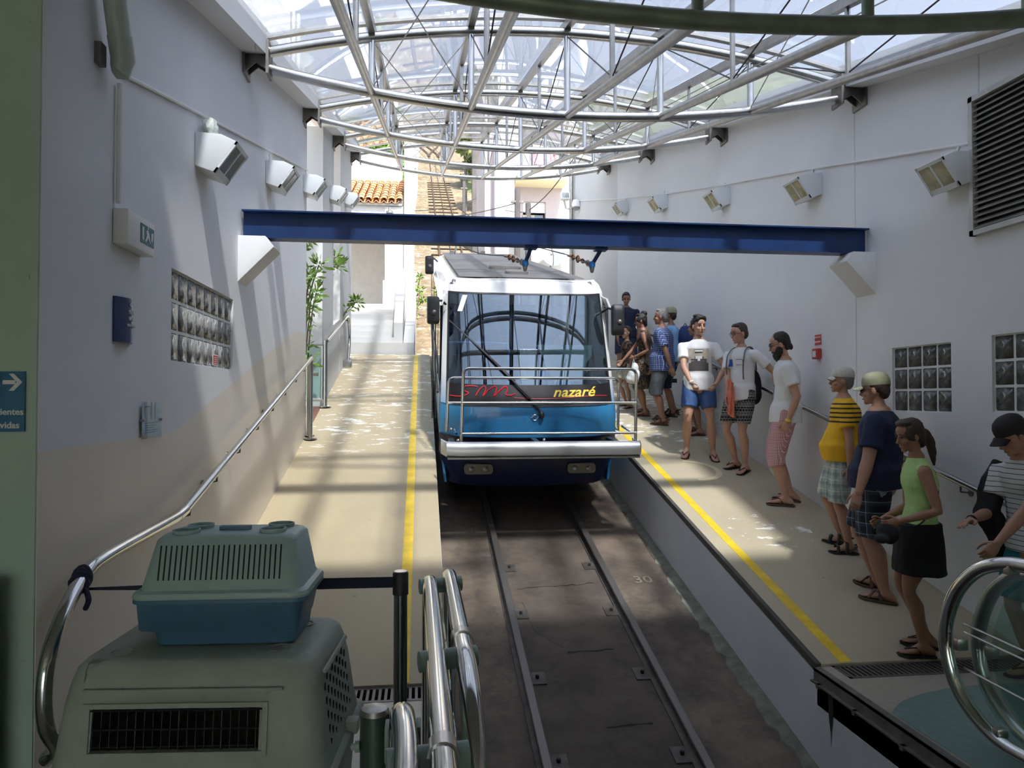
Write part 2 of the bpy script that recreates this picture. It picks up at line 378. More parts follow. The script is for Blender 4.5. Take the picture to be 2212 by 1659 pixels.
me = text_mesh('30', .20, 0, .001, .002); me.transform(Matrix.Translation((2.24, 7.25, bz(7.25) + .004)) @ Matrix.Rotation(math.atan(SL), 4, 'X')); tag(put('chalk_mark', me, 'chalk', smooth=False), 'faint chalk number on the track bed right of the rails', 'floor marking')
# side walls (with openings made by building the pieces around them)
def wtop(y): return 4.767 + .246 * (y - 6.52)
def wall_seg(mb, x0, x1, y0, y1, zb0, zb1, zt0, zt1):
    mb.hexa([(x0, y0, zb0), (x1, y0, zb0), (x1, y1, zb1), (x0, y1, zb1), (x0, y0, zt0), (x1, y0, zt0), (x1, y1, zt1), (x0, y1, zt1)])
GL = (4.69, 6.17, 2.015, 2.59)      # glass block window in the left wall: y0 y1 z0 z1
mb = MB()
wall_seg(mb, XL - .3, XL, 3.14, GL[0], -.3, -.3, wtop(3.14), wtop(GL[0]))
wall_seg(mb, XL - .3, XL, GL[0], GL[1], -.3, -.3, GL[2], GL[2]); wall_seg(mb, XL - .3, XL, GL[0], GL[1], GL[3], GL[3], wtop(GL[0]), wtop(GL[1]))
wall_seg(mb, XL - .3, XL, GL[1], 9.95, -.3, .5, wtop(GL[1]), wtop(9.95))
struct('wall_left', mb, 'wall_left', smooth=False)
G2 = (5.35, 6.085, 1.672, 2.238); G3 = (4.18, 4.93, 1.688, 2.255)
mb = MB()
wall_seg(mb, XR, XR + .3, YB, G3[0], -.3, -.3, 3.9, wtop(G3[0]))
wall_seg(mb, XR, XR + .3, G3[0], G3[1], -.3, -.3, G3[2], G3[2]); wall_seg(mb, XR, XR + .3, G3[0], G3[1], G3[3], G3[3], wtop(G3[0]), wtop(G3[1]))
wall_seg(mb, XR, XR + .3, G3[1], G2[0], -.3, -.3, wtop(G3[1]), wtop(G2[0]))
wall_seg(mb, XR, XR + .3, G2[0], G2[1], -.3, -.3, G2[2], G2[2]); wall_seg(mb, XR, XR + .3, G2[0], G2[1], G2[3], G2[3], wtop(G2[0]), wtop(G2[1]))
wall_seg(mb, XR, XR + .3, G2[1], 15.3, -.3, 1.5, wtop(G2[1]), wtop(15.3))
struct('wall_right', mb, 'wall_white', smooth=False)
mb = MB(); wall_seg(mb, XR + .02, XR + .3, 15.3, 20.6, 1, 2, wtop(15.3) + .1, 8.6); struct('wall_right_outside', mb, 'outside_white', smooth=False)
mb = MB(); mb.box(-5, XL - .004, 3.13, 3.4, -.2, 3.9); struct('wall_near_left', mb, 'wall_green', smooth=False)
mb = MB(); mb.box(-5.2, -5, YB, 3.4, -.2, 3.9); struct('wall_hall_left', mb, 'wall_green', smooth=False)
mb = MB(); mb.box(-5.2, -4.0, YB - .2, YB, -.2, 3.9); mb.box(.6, XR + .3, YB - .2, YB, -.2, 3.9); mb.box(-4.0, .6, YB - .2, YB, 2.7, 3.9); struct('wall_back', mb, 'wall_green', smooth=False)
mb = MB(); mb.box(-5.2, XR + .3, YB - .2, 3.2, 3.9, 4.15); mb.box(-5.2, XR + .3, 3.1, 3.22, 3.9, 5.1); struct('ceiling', mb, 'ceiling_grey', smooth=False)
mat('joint_grey', (.66, .66, .66), .8)
for nm, y, za, zb in (('trim_5', 6.62, zr(6.62), wtop(6.62)), ('trim_6', 5.02, 4.1, wtop(5.02))):
    mb = MB(); mb.box(XR - .003, XR + .002, y, y + .012, za, zb); struct(nm, mb, 'joint_grey', smooth=False)
# cornice beams that carry the glass roof
for s, nm in ((-1, 'trim_3'), (1, 'trim_4')):
    a = (XL - .05, XL + .19) if s < 0 else (XR - .19, XR + .05)
    mb = MB(); y1 = 16.35
    wall_seg(mb, a[0], a[1], 3.2, y1, wtop(3.2), wtop(y1), wtop(3.2) + .16, wtop(y1) + .16)
    wall_seg(mb, a[0] - .25 if s < 0 else a[0], a[1] if s < 0 else a[1] + .25, 3.2, y1, wtop(3.2) + .16, wtop(y1) + .16, wtop(3.2) + .22, wtop(y1) + .22)
    struct(nm, mb, 'wall_white', smooth=False)
# far left: pillars and parapet after the end of the wall
for y0, y1 in ((11.55, 12.95), (14.0, 16.2)):
    mb = MB(); wall_seg(mb, XL - .26, XL, y0, y1, zr(y0) - .5, zr(y1) - .5, wtop(y0), wtop(y1)); struct('wall_pillar_left', mb, 'outside_white', smooth=False)
mb = MB(); wall_seg(mb, XL - .255, XL - .004, 11.56, 16.19, zr(11.5) - .5, zr(16.2) - .5, zr(11.5) + 1.12, zr(16.2) + .95); struct('wall_parapet_left', mb, 'outside_white', smooth=False)
mb = MB(); wall_seg(mb, XL - .25, XL - .006, 9.94, 11.56, zr(9.9) - .4, zr(11.5) - .4, zr(9.9) + .02, zr(11.5) + .02); mat('step_red', (.20, .09, .07), .6, var=.2); struct('floor_gateway', mb, 'step_red', smooth=False)
mb = MB(); mb.box(-6, XL - .26, 3.4, 24, .6, .9); struct('floor_garden', mb, 'mortar', smooth=False)
mb = MB(); mb.box(-3.4, -3.2, 3.4, 10.1, .0, 6); struct('wall_garden', mb, 'outside_white', smooth=False)
# ------------------------------------------------------------------ glass blocks
def block_mat(nm, hi):
    m, N, L, P = new_mat(nm); v, s = obj_xyz(N, L)
    a = noise_n(N, L, v, 14, 4, .7, .4, .62); c = mixc(N, L, a, (.07, .075, .07), (hi, hi, hi * .97)); L.new(c, P.inputs['Base Color'])
    P.inputs['Roughness'].default_value = .12; P.inputs['Specular IOR Level'].default_value = .7
    w = N.new('ShaderNodeTexWave'); w.inputs['Scale'].default_value = 7; w.inputs['Distortion'].default_value = 9; w.inputs['Detail'].default_value = 1; L.new(v, w.inputs[0])
    b = N.new('ShaderNodeBump'); b.inputs['Strength'].default_value = .7; b.inputs['Distance'].default_value = .012; L.new(w.outputs[0], b.inputs['Height']); L.new(b.outputs[0], P.inputs['Normal']); MATS[nm] = m
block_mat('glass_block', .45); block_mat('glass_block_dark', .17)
def block_window(name, x, sgn, G, nc, nr, gm='glass_block'):
    # sgn: +1 when the room is towards +x of the pane
    y0, y1, z0, z1 = G
    mb = MB(); mb.box(x - sgn * .06, x - sgn * .10, y0, y1, z0, z1); o = struct(name, mb, 'white_plastic', smooth=False)
    dy = (y1 - y0) / nc; dz = (z1 - z0) / nr; g = .010
    me = MB().box(-.02, .02, -dy / 2 + g, dy / 2 - g, -dz / 2 + g, dz / 2 - g).mesh('block')
    bm = bmesh.new(); bm.from_mesh(me); bmesh.ops.bevel(bm, geom=list(bm.edges), offset=.008, segments=2, affect='EDGES'); bm.to_mesh(me); bm.free(); me.shade_smooth()
    me.materials.append(MATS[gm])
    for i in range(nc):
        for j in range(nr):
            b = bpy.data.objects.new('block', me); COL.objects.link(b); b.parent = o; b.location = (x - sgn * .035, y0 + (i + .5) * dy, z0 + (j + .5) * dz)
    mb = MB()
    for i in range(nc + 1): mb.box(x - sgn * .06, x - sgn * .022, y0 + i * dy - g, y0 + i * dy + g, z0, z1)
    for j in range(nr + 1): mb.box(x - sgn * .06, x - sgn * .0215, y0, y1, z0 + j * dz - g, z0 + j * dz + g)
    mb.build('mortar_joint', 'white_plastic', o, smooth=False)
    return o
w1 = block_window('window_1', XL, 1, GL, 8, 3)
block_window('window_2', XR, -1, G2, 4, 3, 'glass_block_dark'); block_window('window_3', XR, -1, G3, 4, 3, 'glass_block_dark')
# ------------------------------------------------------------------ drain grates
def grate(x0, x1, label):
    t = thing('drain_grate', label, 'grate', (x0, 4.5, 0))
    mb = MB(); mb.box(x0, x1, 4.40, 4.425, -.06, .003); mb.box(x0, x1, 4.595, 4.62, -.06, .003); mb.box(x0, x0 + .02, 4.40, 4.62, -.06, .003); mb.build('frame', 'iron_grate', t, smooth=False)
    mb = MB(); mb.box(x0, x1, 4.42, 4.6, -.069, -.064); mb.build('channel_bottom', 'pit_black', t)
    n = int((x1 - x0) / .036); me = MB().box(-.0085, .0085, 4.422, 4.60, -.03, .002).mesh('bar'); me.materials.append(MATS['iron_grate'])
    for i in range(n):
        o = bpy.data.objects.new('bar', me); COL.objects.link(o); o.location = (x0 + .02 + (i + .5) * (x1 - x0 - .02) / n, 0, 0); adopt(o, t)
grate(XL + .4, TL, 'iron drain grate across the foot of the left platform')
grate(2.72, XR, 'iron drain grate across the foot of the right platform')
# ================================================================== glass roof on lens trusses
TY = [3.35, 6.52, 9.69, 12.86, 16.03]
TX = [CX - .018 + k * .879 for k in (-3, -2, -1, 0, 1, 2, 3)]; TH = 2.637
def tz(y): return 4.80 + .24 * (y - 6.52)
def ztop(x, y): u = (x - 1.317) / TH; return tz(y) + .33 * (1 - u * u)
def zbot(x, y): u = (x - 1.317) / TH; return tz(y) - .148 - .283 * (1 - u * u)
mat('truss_steel', (.56, .55, .53), .27, 1.0, var=.08, scale=10); mat('truss_green', (.24, .29, .22), .45, .35, var=.15)
names = ['nearest dark green painted lens shaped roof truss crossing the top of the view', 'lens shaped tubular steel roof truss above the blue beam', 'third lens shaped roof truss from the viewer', 'fourth lens shaped roof truss from the viewer', 'last lens shaped roof truss where the glass roof ends']
for k, y in enumerate(TY):
    m = 'truss_green' if k == 0 else 'truss_steel'
    t = thing('roof_truss', names[k], 'truss', (TX[0] - .2, y, tz(y)), 'roof trusses')
    xs = [TX[0] + (TX[-1] - TX[0]) * i / 24 for i in range(25)]
    MB().tube([(x, y, ztop(x, y)) for x in xs], .046, 12).build('top_chord', m, t)
    MB().tube([(x, y, zbot(x, y)) for x in xs], .046, 12).build('bottom_chord', m, t)
    for x in TX[1:-1]: MB().cyl((x, y, zbot(x, y)), (x, y, ztop(x, y)), .030, 10).build('post', m, t)
    for x, s in ((TX[0], -1), (TX[-1], 1)):
        mb = MB(); mb.box(x - .012, x + .012, y - .09, y + .09, tz(y) - .22, tz(y) + .07); pl = mb.build('end_plate', 'plate_dark', t)
        wx_ = (XL if s < 0 else XR) ; zc = tz(y) - .07
        for q in (-1, 1):
            mb = MB(); mb.prism([(x, y + q * .05 - .006, zc + .09), (wx_, y + q * .05 - .006, zc + .11), (wx_, y + q * .05 - .006, zc - .14), ((x + wx_) / 2, y + q * .05 - .006, zc - .05), (x, y + q * .05 - .006, zc - .11)], (0, .012, 0)); mb.build('gusset', 'plate_dark', t)
        mb = MB(); mb.box(min(x, wx_), max(x, wx_), y - .06, y + .06, zc + .08, zc + .095); mb.build('bracket_plate', 'plate_dark', t)
        mb = MB(); mb.box(*( (wx_, wx_ + .02) if s < 0 else (wx_ - .02, wx_)), y - .11, y + .11, zc - .16, zc + .13); mb.build('wall_plate', 'plate_dark', t)
# purlins between the trusses, upper and lower, with the mid posts and tension rods of each bay
ordn = ['leftmost', 'second from left', 'middle', 'second from right', 'rightmost']
for i, x in enumerate(TX[1:-1]):
    t = thing('roof_purlin', '%s line of lengthwise tubes, struts and tie rods under the glass roof' % ordn[i], 'purlin', (x, 9.7, ztop(x, 9.7)), 'lengthwise roof purlins')
    y0, y1 = TY[0], TY[-1]
    mb = MB(); a, b = Vector((x, y0 - .3, ztop(x, y0 - .3))), Vector((x, y1 + .15, ztop(x, y1 + .15)))
    wall_seg(mb, x - .03, x + .03, a.y, b.y, a.z + .03, b.z + .03, a.z + .11, b.z + .11); mb.build('glazing_bar', 'steel_dull', t, smooth=False)
    MB().cyl((x, y0, zbot(x, y0)), (x, y1, zbot(x, y1)), .034, 10).build('lower_tube', 'steel_dull', t)
    for k in range(4):
        ya, yb = TY[k], TY[k + 1]; ym = (ya + yb) / 2
        MB().cyl((x, ym, zbot(x, ym)), (x, ym, ztop(x, ym) + .04), .020, 8).build('strut', 'steel_dull', t)
        for (p, q) in (((x, ya, ztop(x, ya) - .03), (x, ym, zbot(x, ym) + .04)), ((x, yb, ztop(x, yb) - .03), (x, ym, zbot(x, ym) + .04))):
            MB().cyl(p, q, .006, 5).build('tie_rod', 'cable_dark', t)
# cross ties in the plane of the trusses' nodes
for k in range(4):
    ya, yb = TY[k], TY[k + 1]
    t = thing('roof_tie_rods', ['crossed thin tie rods in the roof bay nearest the viewer', 'crossed thin tie rods above the funicular front', 'crossed thin tie rods in the third roof bay', 'crossed thin tie rods in the last roof bay'][k], 'tie rod', (1.3, ya, ztop(1.3, ya)), 'roof tie rods')
    for xa, xb in ((TX[1], TX[2]), (TX[4], TX[5]), (TX[2], TX[1]), (TX[5], TX[4])):
        MB().cyl((xa, ya, ztop(xa, ya) - .03), (xb, yb, zbot(xb, yb) + .03), .005, 5).build('tie_rod', 'steel_dull', t)
def roof_glass():
    m = bpy.data.materials.new('roof_glass'); m.use_nodes = True; N = m.node_tree.nodes; L = m.node_tree.links
    N.remove(N['Principled BSDF']); out = N['Material Output']
    tr = N.new('ShaderNodeBsdfTransparent'); tr.inputs[0].default_value = (.655, .68, .72, 1)
    df = N.new('ShaderNodeBsdfTranslucent'); df.inputs[0].default_value = (.80, .82, .85, 1)
    gl = N.new('ShaderNodeBsdfGlossy'); gl.inputs['Roughness'].default_value = .015
    m1 = N.new('ShaderNodeMixShader'); m1.inputs[0].default_value = .085; L.new(tr.outputs[0], m1.inputs[1]); L.new(df.outputs[0], m1.inputs[2])
    m2 = N.new('ShaderNodeMixShader'); L.new(schlick(N, L, 1.6), m2.inputs[0]); L.new(m1.outputs[0], m2.inputs[1]); L.new(gl.outputs[0], m2.inputs[2]); L.new(m2.outputs[0], out.inputs[0]); MATS['roof_glass'] = m
roof_glass()
t = thing('glass_roof', 'barrel shaped clear glass roof climbing over the platforms', 'glass roof', (1.3, 9.7, tz(9.7) + .4))
for k in range(4):
    for i in range(6):
        xa, xb = TX[i], TX[i + 1]; xa = XL - .02 if i == 0 else xa; xb = XR + .02 if i == 5 else xb; ya, yb = TY[k] - (.12 if k == 0 else 0), TY[k + 1] + (.14 if k == 3 else 0)
        mb = MB(); mb.slab(lambda u, v: (xa + .012 + (xb - xa - .024) * u, ya + .012 + (yb - ya - .024) * v, ztop(xa + (xb - xa) * u, ya + (yb - ya) * v) + .125 + .004 * math.sin(9 * v + 5 * u + i) * (1 - u) * u), 6, 6, (0, 0, .010))
        mb.build('pane', 'roof_glass', t)
    mb = MB(); y = TY[k + 1]
    xs = [XL + (XR - XL) * q / 24 for q in range(25)]
    mb.loft([[(x, y - .03, ztop(x, y) + .11), (x, y + .03, ztop(x, y) + .115), (x, y + .03, ztop(x, y) + .155), (x, y - .03, ztop(x, y) + .15)] for x in xs]); mb.build('cross_bar', 'steel_dull', t, smooth=False)
# ================================================================== blue beam on corbels
def beam_mat():
    m, N, L, P = new_mat('blue_steel'); v, s = obj_xyz(N, L)
    c = mixc(N, L, noise_n(N, L, v, 5, 5, .6), (.004, .026, .105), (.006, .036, .14)); L.new(c, P.inputs['Base Color']); P.inputs['Roughness'].default_value = .4; MATS['blue_steel'] = m
beam_mat(); mat('blue_bright', (.03, .20, .55), .4)
BY = 6.46
t = thing('steel_beam', 'deep blue steel I beam spanning the station between the walls', 'beam', (1.3, BY, 3.16))
mb = MB(); mb.box(XL + .01, XR - .01, BY - .075, BY + .075, 3.375, 3.388); mb.build('top_flange', 'blue_steel', t)
mb = MB(); mb.box(XL + .01, XR - .01, BY - .075, BY + .075, 3.15, 3.164); mb.build('bottom_flange', 'blue_steel', t)
mb = MB(); mb.box(XL + .01, XR - .01, BY - .006, BY + .006, 3.16, 3.38); mb.build('web', 'blue_steel', t)
for x, s, lab in ((XL, 1, 'white concrete corbel holding the left end of the blue beam'), (XR, -1, 'white concrete corbel holding the right end of the blue beam')):
    mb = MB(); mb.prism([(x - s * .02, BY - .15, 3.15), (x + s * .22, BY - .15, 3.15), (x + s * .29, BY - .15, 3.06), (x - s * .02, BY - .15, 2.74)], (0, .30, 0))
    tag(mb.build('corbel', 'wall_white', bevel=.006), lab, 'corbel')
mat('rusty', (.20, .11, .06), .8, .2, var=.4, scale=40, bump=.3); mat('porcelain', (.45, .42, .38), .3)
def hanger(px, lab, dx, lab2, far):
    t = thing('cable_hanger', lab, 'hanger', (px, BY, 3.15))
    mb = MB(); mb.box(px - .055, px + .055, BY - .05, BY + .05, 3.125, 3.15); mb.build('plate', 'blue_steel', t)
    b = Vector((px + dx * .8, BY + .05, 3.005)); MB().cyl((px, BY, 3.13), b, .018, 10).build('rod', 'blue_steel', t)
    MB().lathe([(.0, -.035), (.022, -.03), (.032, -.01), (.032, .015), (.02, .03), (.0, .032)], b, 'z', 12).build('clamp', 'blue_bright', t)
    MB().lathe([(.0, -.075), (.014, -.07), (.022, -.04), (.022, -.025)], b, 'z', 10).build('swivel', 'plate_dark', t)
    c = thing('chain_cable', lab2, 'cable', b)
    e = Vector(far); d = (e - b).normalized()
    p = b + d * .05; q = 0
    while q < 9:
        r = .016 + .007 * ((q * 7) % 3); M = d.to_track_quat('X', 'Z').to_matrix().to_4x4() @ Matrix.Rotation(q * 1.57, 4, 'X')
        mb = MB(); ring = [Vector((.035 * math.cos(a), r * math.sin(a), 0)) for a in [2 * math.pi * k / 10 for k in range(11)]]
        mb.tube([p + M @ v for v in ring], .0085, 6); mb.build('link', 'rusty' if q not in (1, 2) else 'porcelain', c); p = p + d * (.058 + .012 * (q % 2)); q += 1
    MB().tube([p.lerp(e, k / 10) - Vector((0, 0, .25 * math.sin(math.pi * k / 10))) * .4 for k in range(11)], .006, 5).build('wire', 'cable_dark', c)
hanger(.97, 'left blue rod hanging from the beam over the funicular roof', -.055, 'rusty chain and wire from the left blue rod to the roof', (.30, 9.9, 4.05))
hanger(1.61, 'right blue rod hanging from the beam beside the funicular', -.085, 'rusty insulator chain and wire from the right blue rod', (.62, 12.0, 4.9))
# ================================================================== wall floodlights
mat('lamp_glass', (.33, .34, .30), .12, spec=.8); mat('lamp_glass_yellow', (.52, .47, .28), .15, var=.3, scale=8, spec=.8)
def flood(y, z, side, label, yellow=False):
    x = XL if side < 0 else XR; sg = 1 if side < 0 else -1
    t = thing('wall_floodlight', label, 'floodlight', (x, y, z), 'wall floodlights on the left wall' if side < 0 else 'wall floodlights on the right wall')
    q = lambda a, b, c: (x + sg * a, y + b, z + c)
    w = .155
    # hood: back plate on the wall, lens tilted down to the middle of the hall
    sec = [(.0, -.10), (.0, .13), (.17, .12), (.27, .075), (.12, -.14)]
    mb = MB(); mb.prism([q(a, -w, c) for a, c in sec], (0, 2 * w, 0)); mb.build('housing', 'white_metal', t, bevel=.008)
    o, u = Vector((.27, 0, .075)), Vector((-.15, 0, -.215)); nrm = Vector((.82, 0, -.57)).normalized()
    def P_(s, y_, d): v = o + u * s + nrm * d; return q(v.x, y_, v.z)
    mb = MB()
    for ya, yb, s0, s1 in ((-w, -w + .02, 0, 1), (w - .02, w, 0, 1), (-w, w, 0, .10), (-w, w, .84, 1), (-.008, .008, .1, .84)):
        mb.hexa([P_(s0, ya, 0), P_(s0, yb, 0), P_(s1, yb, 0), P_(s1, ya, 0), P_(s0, ya, .014), P_(s0, yb, .014), P_(s1, yb, .014), P_(s1, ya, .014)])
    mb.build('lens_frame', 'white_metal', t, smooth=False)
    for ya, yb in ((-w + .02, -.008), (.008, w - .02)):
        mb = MB(); mb.hexa([P_(.1, ya, .001), P_(.1, yb, .001), P_(.84, yb, .001), P_(.84, ya, .001), P_(.1, ya, .007), P_(.1, yb, .007), P_(.84, yb, .007), P_(.84, ya, .007)])
        mb.build('lens', 'lamp_glass_yellow' if yellow else 'lamp_glass', t, smooth=False)
    mb = MB(); mb.tube([q(.01, .02, .12), q(.012, .02, .19), q(.010, .0, .23)], .009, 6); mb.build('feed_pipe', 'white_plastic', t)
fl = ['nearest', 'second', 'third', 'fourth', 'farthest']
for k, (y, z) in enumerate(((5.28, 3.46), (7.52, 4.00), (9.80, 4.56), (12.5, 5.20), (14.9, 5.76))): flood(y, z, -1, '%s white floodlight on the left wall' % fl[k])
for k, (y, z) in enumerate(((5.22, 3.55), (7.36, 4.04), (9.66, 4.55), (12.2, 5.16), (14.6, 5.70))): flood(y, z, 1, '%s white floodlight on the right wall' % fl[k], k < 4)
# rag stuffed on the nearest left lamp
mb = MB(); random.seed(5); mb.ball((0, 0, 0), (.05, .075, .06), 14); me = mb.mesh('plastic_bag')
for v in me.vertices: v.co *= 1 + .45 * noise.noise(v.co * 26)
me.transform(Matrix.Translation((XL + .075, 5.24, 3.66))); mat('bag_white', (.74, .78, .72), .5, var=.25, scale=14)
tag(put('plastic_bag', me, 'bag_white'), 'crumpled white plastic bag on top of the nearest left floodlight', 'bag')
# conduits
def pipe(name, pts, r, m, label, cat, n=1): return tag(MB().tube(bez(pts, n) if n > 1 else pts, r, 8).build(name, m), label, cat)
pipe('conduit', [(XL + .012, 3.92, 3.44), (XL + .012, 5.0, 3.69), (XL + .012, 7.8, 4.33), (XL + .012, 9.93, 4.82)], .011, 'white_plastic', 'thin white conduit climbing along the left wall lamps', 'conduit')
pipe('conduit', [(XR - .012, 5.07, 3.74), (XR - .012, 6.2, 3.99), (XR - .012, 7.36, 4.26), (XR - .012, 9.66, 4.755), (XR - .012, 12.2, 5.33), (XR - .012, 15.0, 6.01), (XR + .008, 20.3, 7.38)], .011, 'white_plastic', 'thin white conduit climbing along the right wall lamps', 'conduit')
pipe('conduit', [(XL + .02, 3.84, 2.76), (XL + .02, 3.84, 3.36)], .014, 'white_plastic', 'upright white conduit above the emergency exit sign', 'conduit')
mat('pipe_green', (.42, .48, .42), .45)
t = thing('drain_pipe', 'thick pale green pipe slanting down the left wall at the top', 'pipe', (XL + .09, 3.72, 3.35))
MB().tube([(XL + .09, 3.42, 4.1), (XL + .09, 3.66, 3.50)], .052, 14).build('pipe_run', 'pipe_green', t)
MB().tube([(XL + .09, 3.655, 3.515), (XL + .09, 3.70, 3.42), (XL + .075, 3.70, 3.36), (XL + .05, 3.70, 3.345)], [.056, .056, .05, .02], 14).build('elbow', 'pipe_green', t)
mb = MB(); mb.box(XL, XL + .03, 3.60, 3.66, 3.36, 3.46); mb.build('clamp', 'plate_dark', t)
# emergency exit lamp
mat('sign_teal', (.02, .16, .17), .4); mat('sign_blue', (.018, .045, .16), .25); mat('sign_white', (.80, .82, .82), .5); mat('sign_blue_light', (.02, .15, .30), .4)
MXL = Matrix(((0, 0, 1, 0), (-1, 0, 0, 0), (0, 1, 0, 0), (0, 0, 0, 1)))       # text plane that faces +x: text right = -y
MXL = Matrix(((0, 0, 1, 0), (1, 0, 0, 0), (0, 1, 0, 0), (0, 0, 0, 1)))        # text right = +y, up = z, facing +x
def facing_px(x, y, z): return Matrix.Translation((x, y, z)) @ MXL
MXR = Matrix(((0, 0, -1, 0), (-1, 0, 0, 0), (0, 1, 0, 0), (0, 0, 0, 1)))      # faces -x: text right = -y
def facing_mx(x, y, z): return Matrix.Translation((x, y, z)) @ MXR
def facing_my(x, y, z): return Matrix.Translation((x, y, z)) @ Matrix.Rotation(R(90), 4, 'X')
t = thing('exit_sign', 'white emergency exit lamp with teal running man pictogram', 'exit sign', (XL, 4.0, 2.64))
mb = MB(); mb.box(XL, XL + .075, 3.82, 4.19, 2.555, 2.735); mb.build('housing', 'white_plastic', t, bevel=.012)
mb = MB(); mb.box(XL + .075, XL + .078, 3.98, 4.165, 2.60, 2.70); pn = mb.build('pictogram_panel', 'sign_teal', t)
def flat(name, polys, M, m, parent, th=.002):
    mb = MB()
    for p in polys: mb.prism([M @ Vector((a, b, 0)) for a, b in p], (M.to_3x3() @ Vector((0, 0, 1))) * th)
    return mb.build(name, m, parent, smooth=False)
M = facing_px(XL + .078, 4.07, 2.65)
flat('door_mark', [[(-.075, -.035), (-.055, -.035), (-.055, .035), (-.075, .035)]], M, 'sign_white', pn)
flat('running_man', [[(-.02, .02), (.0, .03), (.02, .01), (.045, -.035), (.03, -.035), (.005, -.01), (-.02, -.04), (-.035, -.035), (-.01, .0)], [(.0, .034), (.012, .034), (.012, .046), (.0, .046)], [(.05, .02), (.08, .03), (.075, .0), (.06, -.03), (.05, -.02)]], M, 'sign_white', pn)
# blue curved wall sign
t = thing('wall_sign', 'small curved navy wall sign with white arrow and lettering', 'sign', (XL, 3.95, 2.19))
mb = MB(); prof = [(XL + .01 + .035 * math.sin(math.pi * k / 10), 3.835 + .22 * k / 10) for k in range(11)]
mb.loft([[(x, y, 2.072) for x, y in prof] + [(XL, prof[-1][1], 2.072), (XL, prof[0][1], 2.072)], [(x, y, 2.298) for x, y in prof] + [(XL, prof[-1][1], 2.298), (XL, prof[0][1], 2.298)]]); mb.build('sign_panel', 'sign_blue', t)
M = facing_px(XL + .046, 3.945, 2.185)
flat('arrow', [[(-.01, .079), (.02, .079), (.02, .083), (-.01, .083)], [(-.018, .081), (-.004, .092), (-.001, .088), (-.01, .081), (-.001, .074), (-.004, .070)]], M, 'sign_white', t)
for dz, s in ((.042, 'Saída'), (.008, 'W.C.'), (-.026, 'Informações')): text('lettering', s, .028 if len(s) < 8 else .02, facing_px(XL + .046, 3.952, 2.185 + dz), 'sign_white', t)
# acrylic notice
t = thing('paper_notice', 'white paper notice in a clear acrylic holder on the left wall', 'notice', (XL, 4.33, 1.67))
mb = MB(); mb.box(XL + .012, XL + .014, 4.20, 4.47, 1.58, 1.76); mb.build('paper', mat('paper', (.78, .77, .75), .6), t)
glass_mat('acrylic', (.95, .95, .95)); mb = MB(); mb.box(XL + .016, XL + .020, 4.185, 4.485, 1.566, 1.77); mb.build('holder', 'acrylic', t)
mat('ink', (.10, .10, .11), .7)
flat('drawing', [[(-.10, .02), (-.096, .02), (-.096, .07), (-.10, .07)], [(-.1, .07), (-.02, .07), (-.02, .074), (-.1, .074)], [(-.02, .02), (-.016, .02), (-.016, .074), (-.02, .074)]] + [[(-.1, -.02 - .013 * k), (.1 - .03 * (k % 3), -.02 - .013 * k), (.1 - .03 * (k % 3), -.017 - .013 * k), (-.1, -.017 - .013 * k)] for k in range(5)], facing_px(XL + .0141, 4.335, 1.67), 'ink', t, .0005)
for y in (4.20, 4.47):
    mb = MB(); mb.lathe([(.0, .0), (.008, .0), (.008, .026), (0, .028)], (XL, y, 1.668), 'x', 10); mb.build('screw', 'steel_dull', t)
# red label on one glass block
mat('red_label', (.55, .06, .045), .5); t = thing('sticker', 'small red label with white text stuck on a glass block', 'sticker', (XL - .012, 5.70, 2.06))
mb = MB(); mb.box(XL - .012, XL - .010, 5.635, 5.775, 2.035, 2.115); mb.build('sheet', 'sign_white', t); mb = MB(); mb.box(XL - .010, XL - .009, 5.645, 5.765, 2.042, 2.108); mb.build('red_field', 'red_label', t)
flat('print_lines', [[(-.035, .022 - .014 * k), (.035, .022 - .014 * k), (.035, .017 - .014 * k), (-.035, .017 - .014 * k)] for k in range(4)], facing_px(XL - .009, 5.705, 2.073), 'sign_white', t, .0005)
# green wall sign, cut by the frame
t = thing('direction_sign', 'blue direction sign with white arrow on the green wall', 'sign', (-1.8, 3.14, 1.78))
mb = MB(); mb.box(-2.10, -1.562, 3.118, 3.13, 1.657, 1.896); mb.build('sign_panel', 'sign_blue_light', t)
flat('arrow', [[(-.035, -.008), (.012, -.008), (.012, .008), (-.035, .008)], [(-.012, .034), (.006, .034), (.038, .0), (.006, -.034), (-.012, -.034), (.018, .0)]], facing_my(-1.608, 3.118, 1.853), 'sign_white', t)
text('lettering', 'Bilheteira e Saída para a', .062, facing_my(-1.652, 3.1175, 1.853), 'sign_white', t, bold=.0012, align='RIGHT')
text('lettering', 'Pessoas com deficientes', .036, facing_my(-1.5635, 3.1175, 1.735), 'sign_white', t, bold=.0008, align='RIGHT')
text('lettering', 'e mulheres grávidas', .036, facing_my(-1.578, 3.1175, 1.682), 'sign_white', t, bold=.0008, align='RIGHT')
t = thing('metal_post', 'dark steel cabinet edge at the lower left frame border', 'post', (-1.69, 3.0, 0))
mb = MB(); mb.box(-1.86, -1.60, 2.96, 3.02, 0, 1.10); mb.build('frame', 'plate_dark', t, bevel=.008); mb = MB(); mb.box(-1.62, -1.607, 2.95, 2.96, .03, 1.04); mb.build('edge_strip', 'dark_edge', t)
for z in (1.05, 1.02):
    mb = MB(); mb.lathe([(0, 0), (.007, 0), (.007, -.006), (0, -.007)], (-1.632, 2.96, z), 'y', 8); mb.build('rivet', 'steel', t)
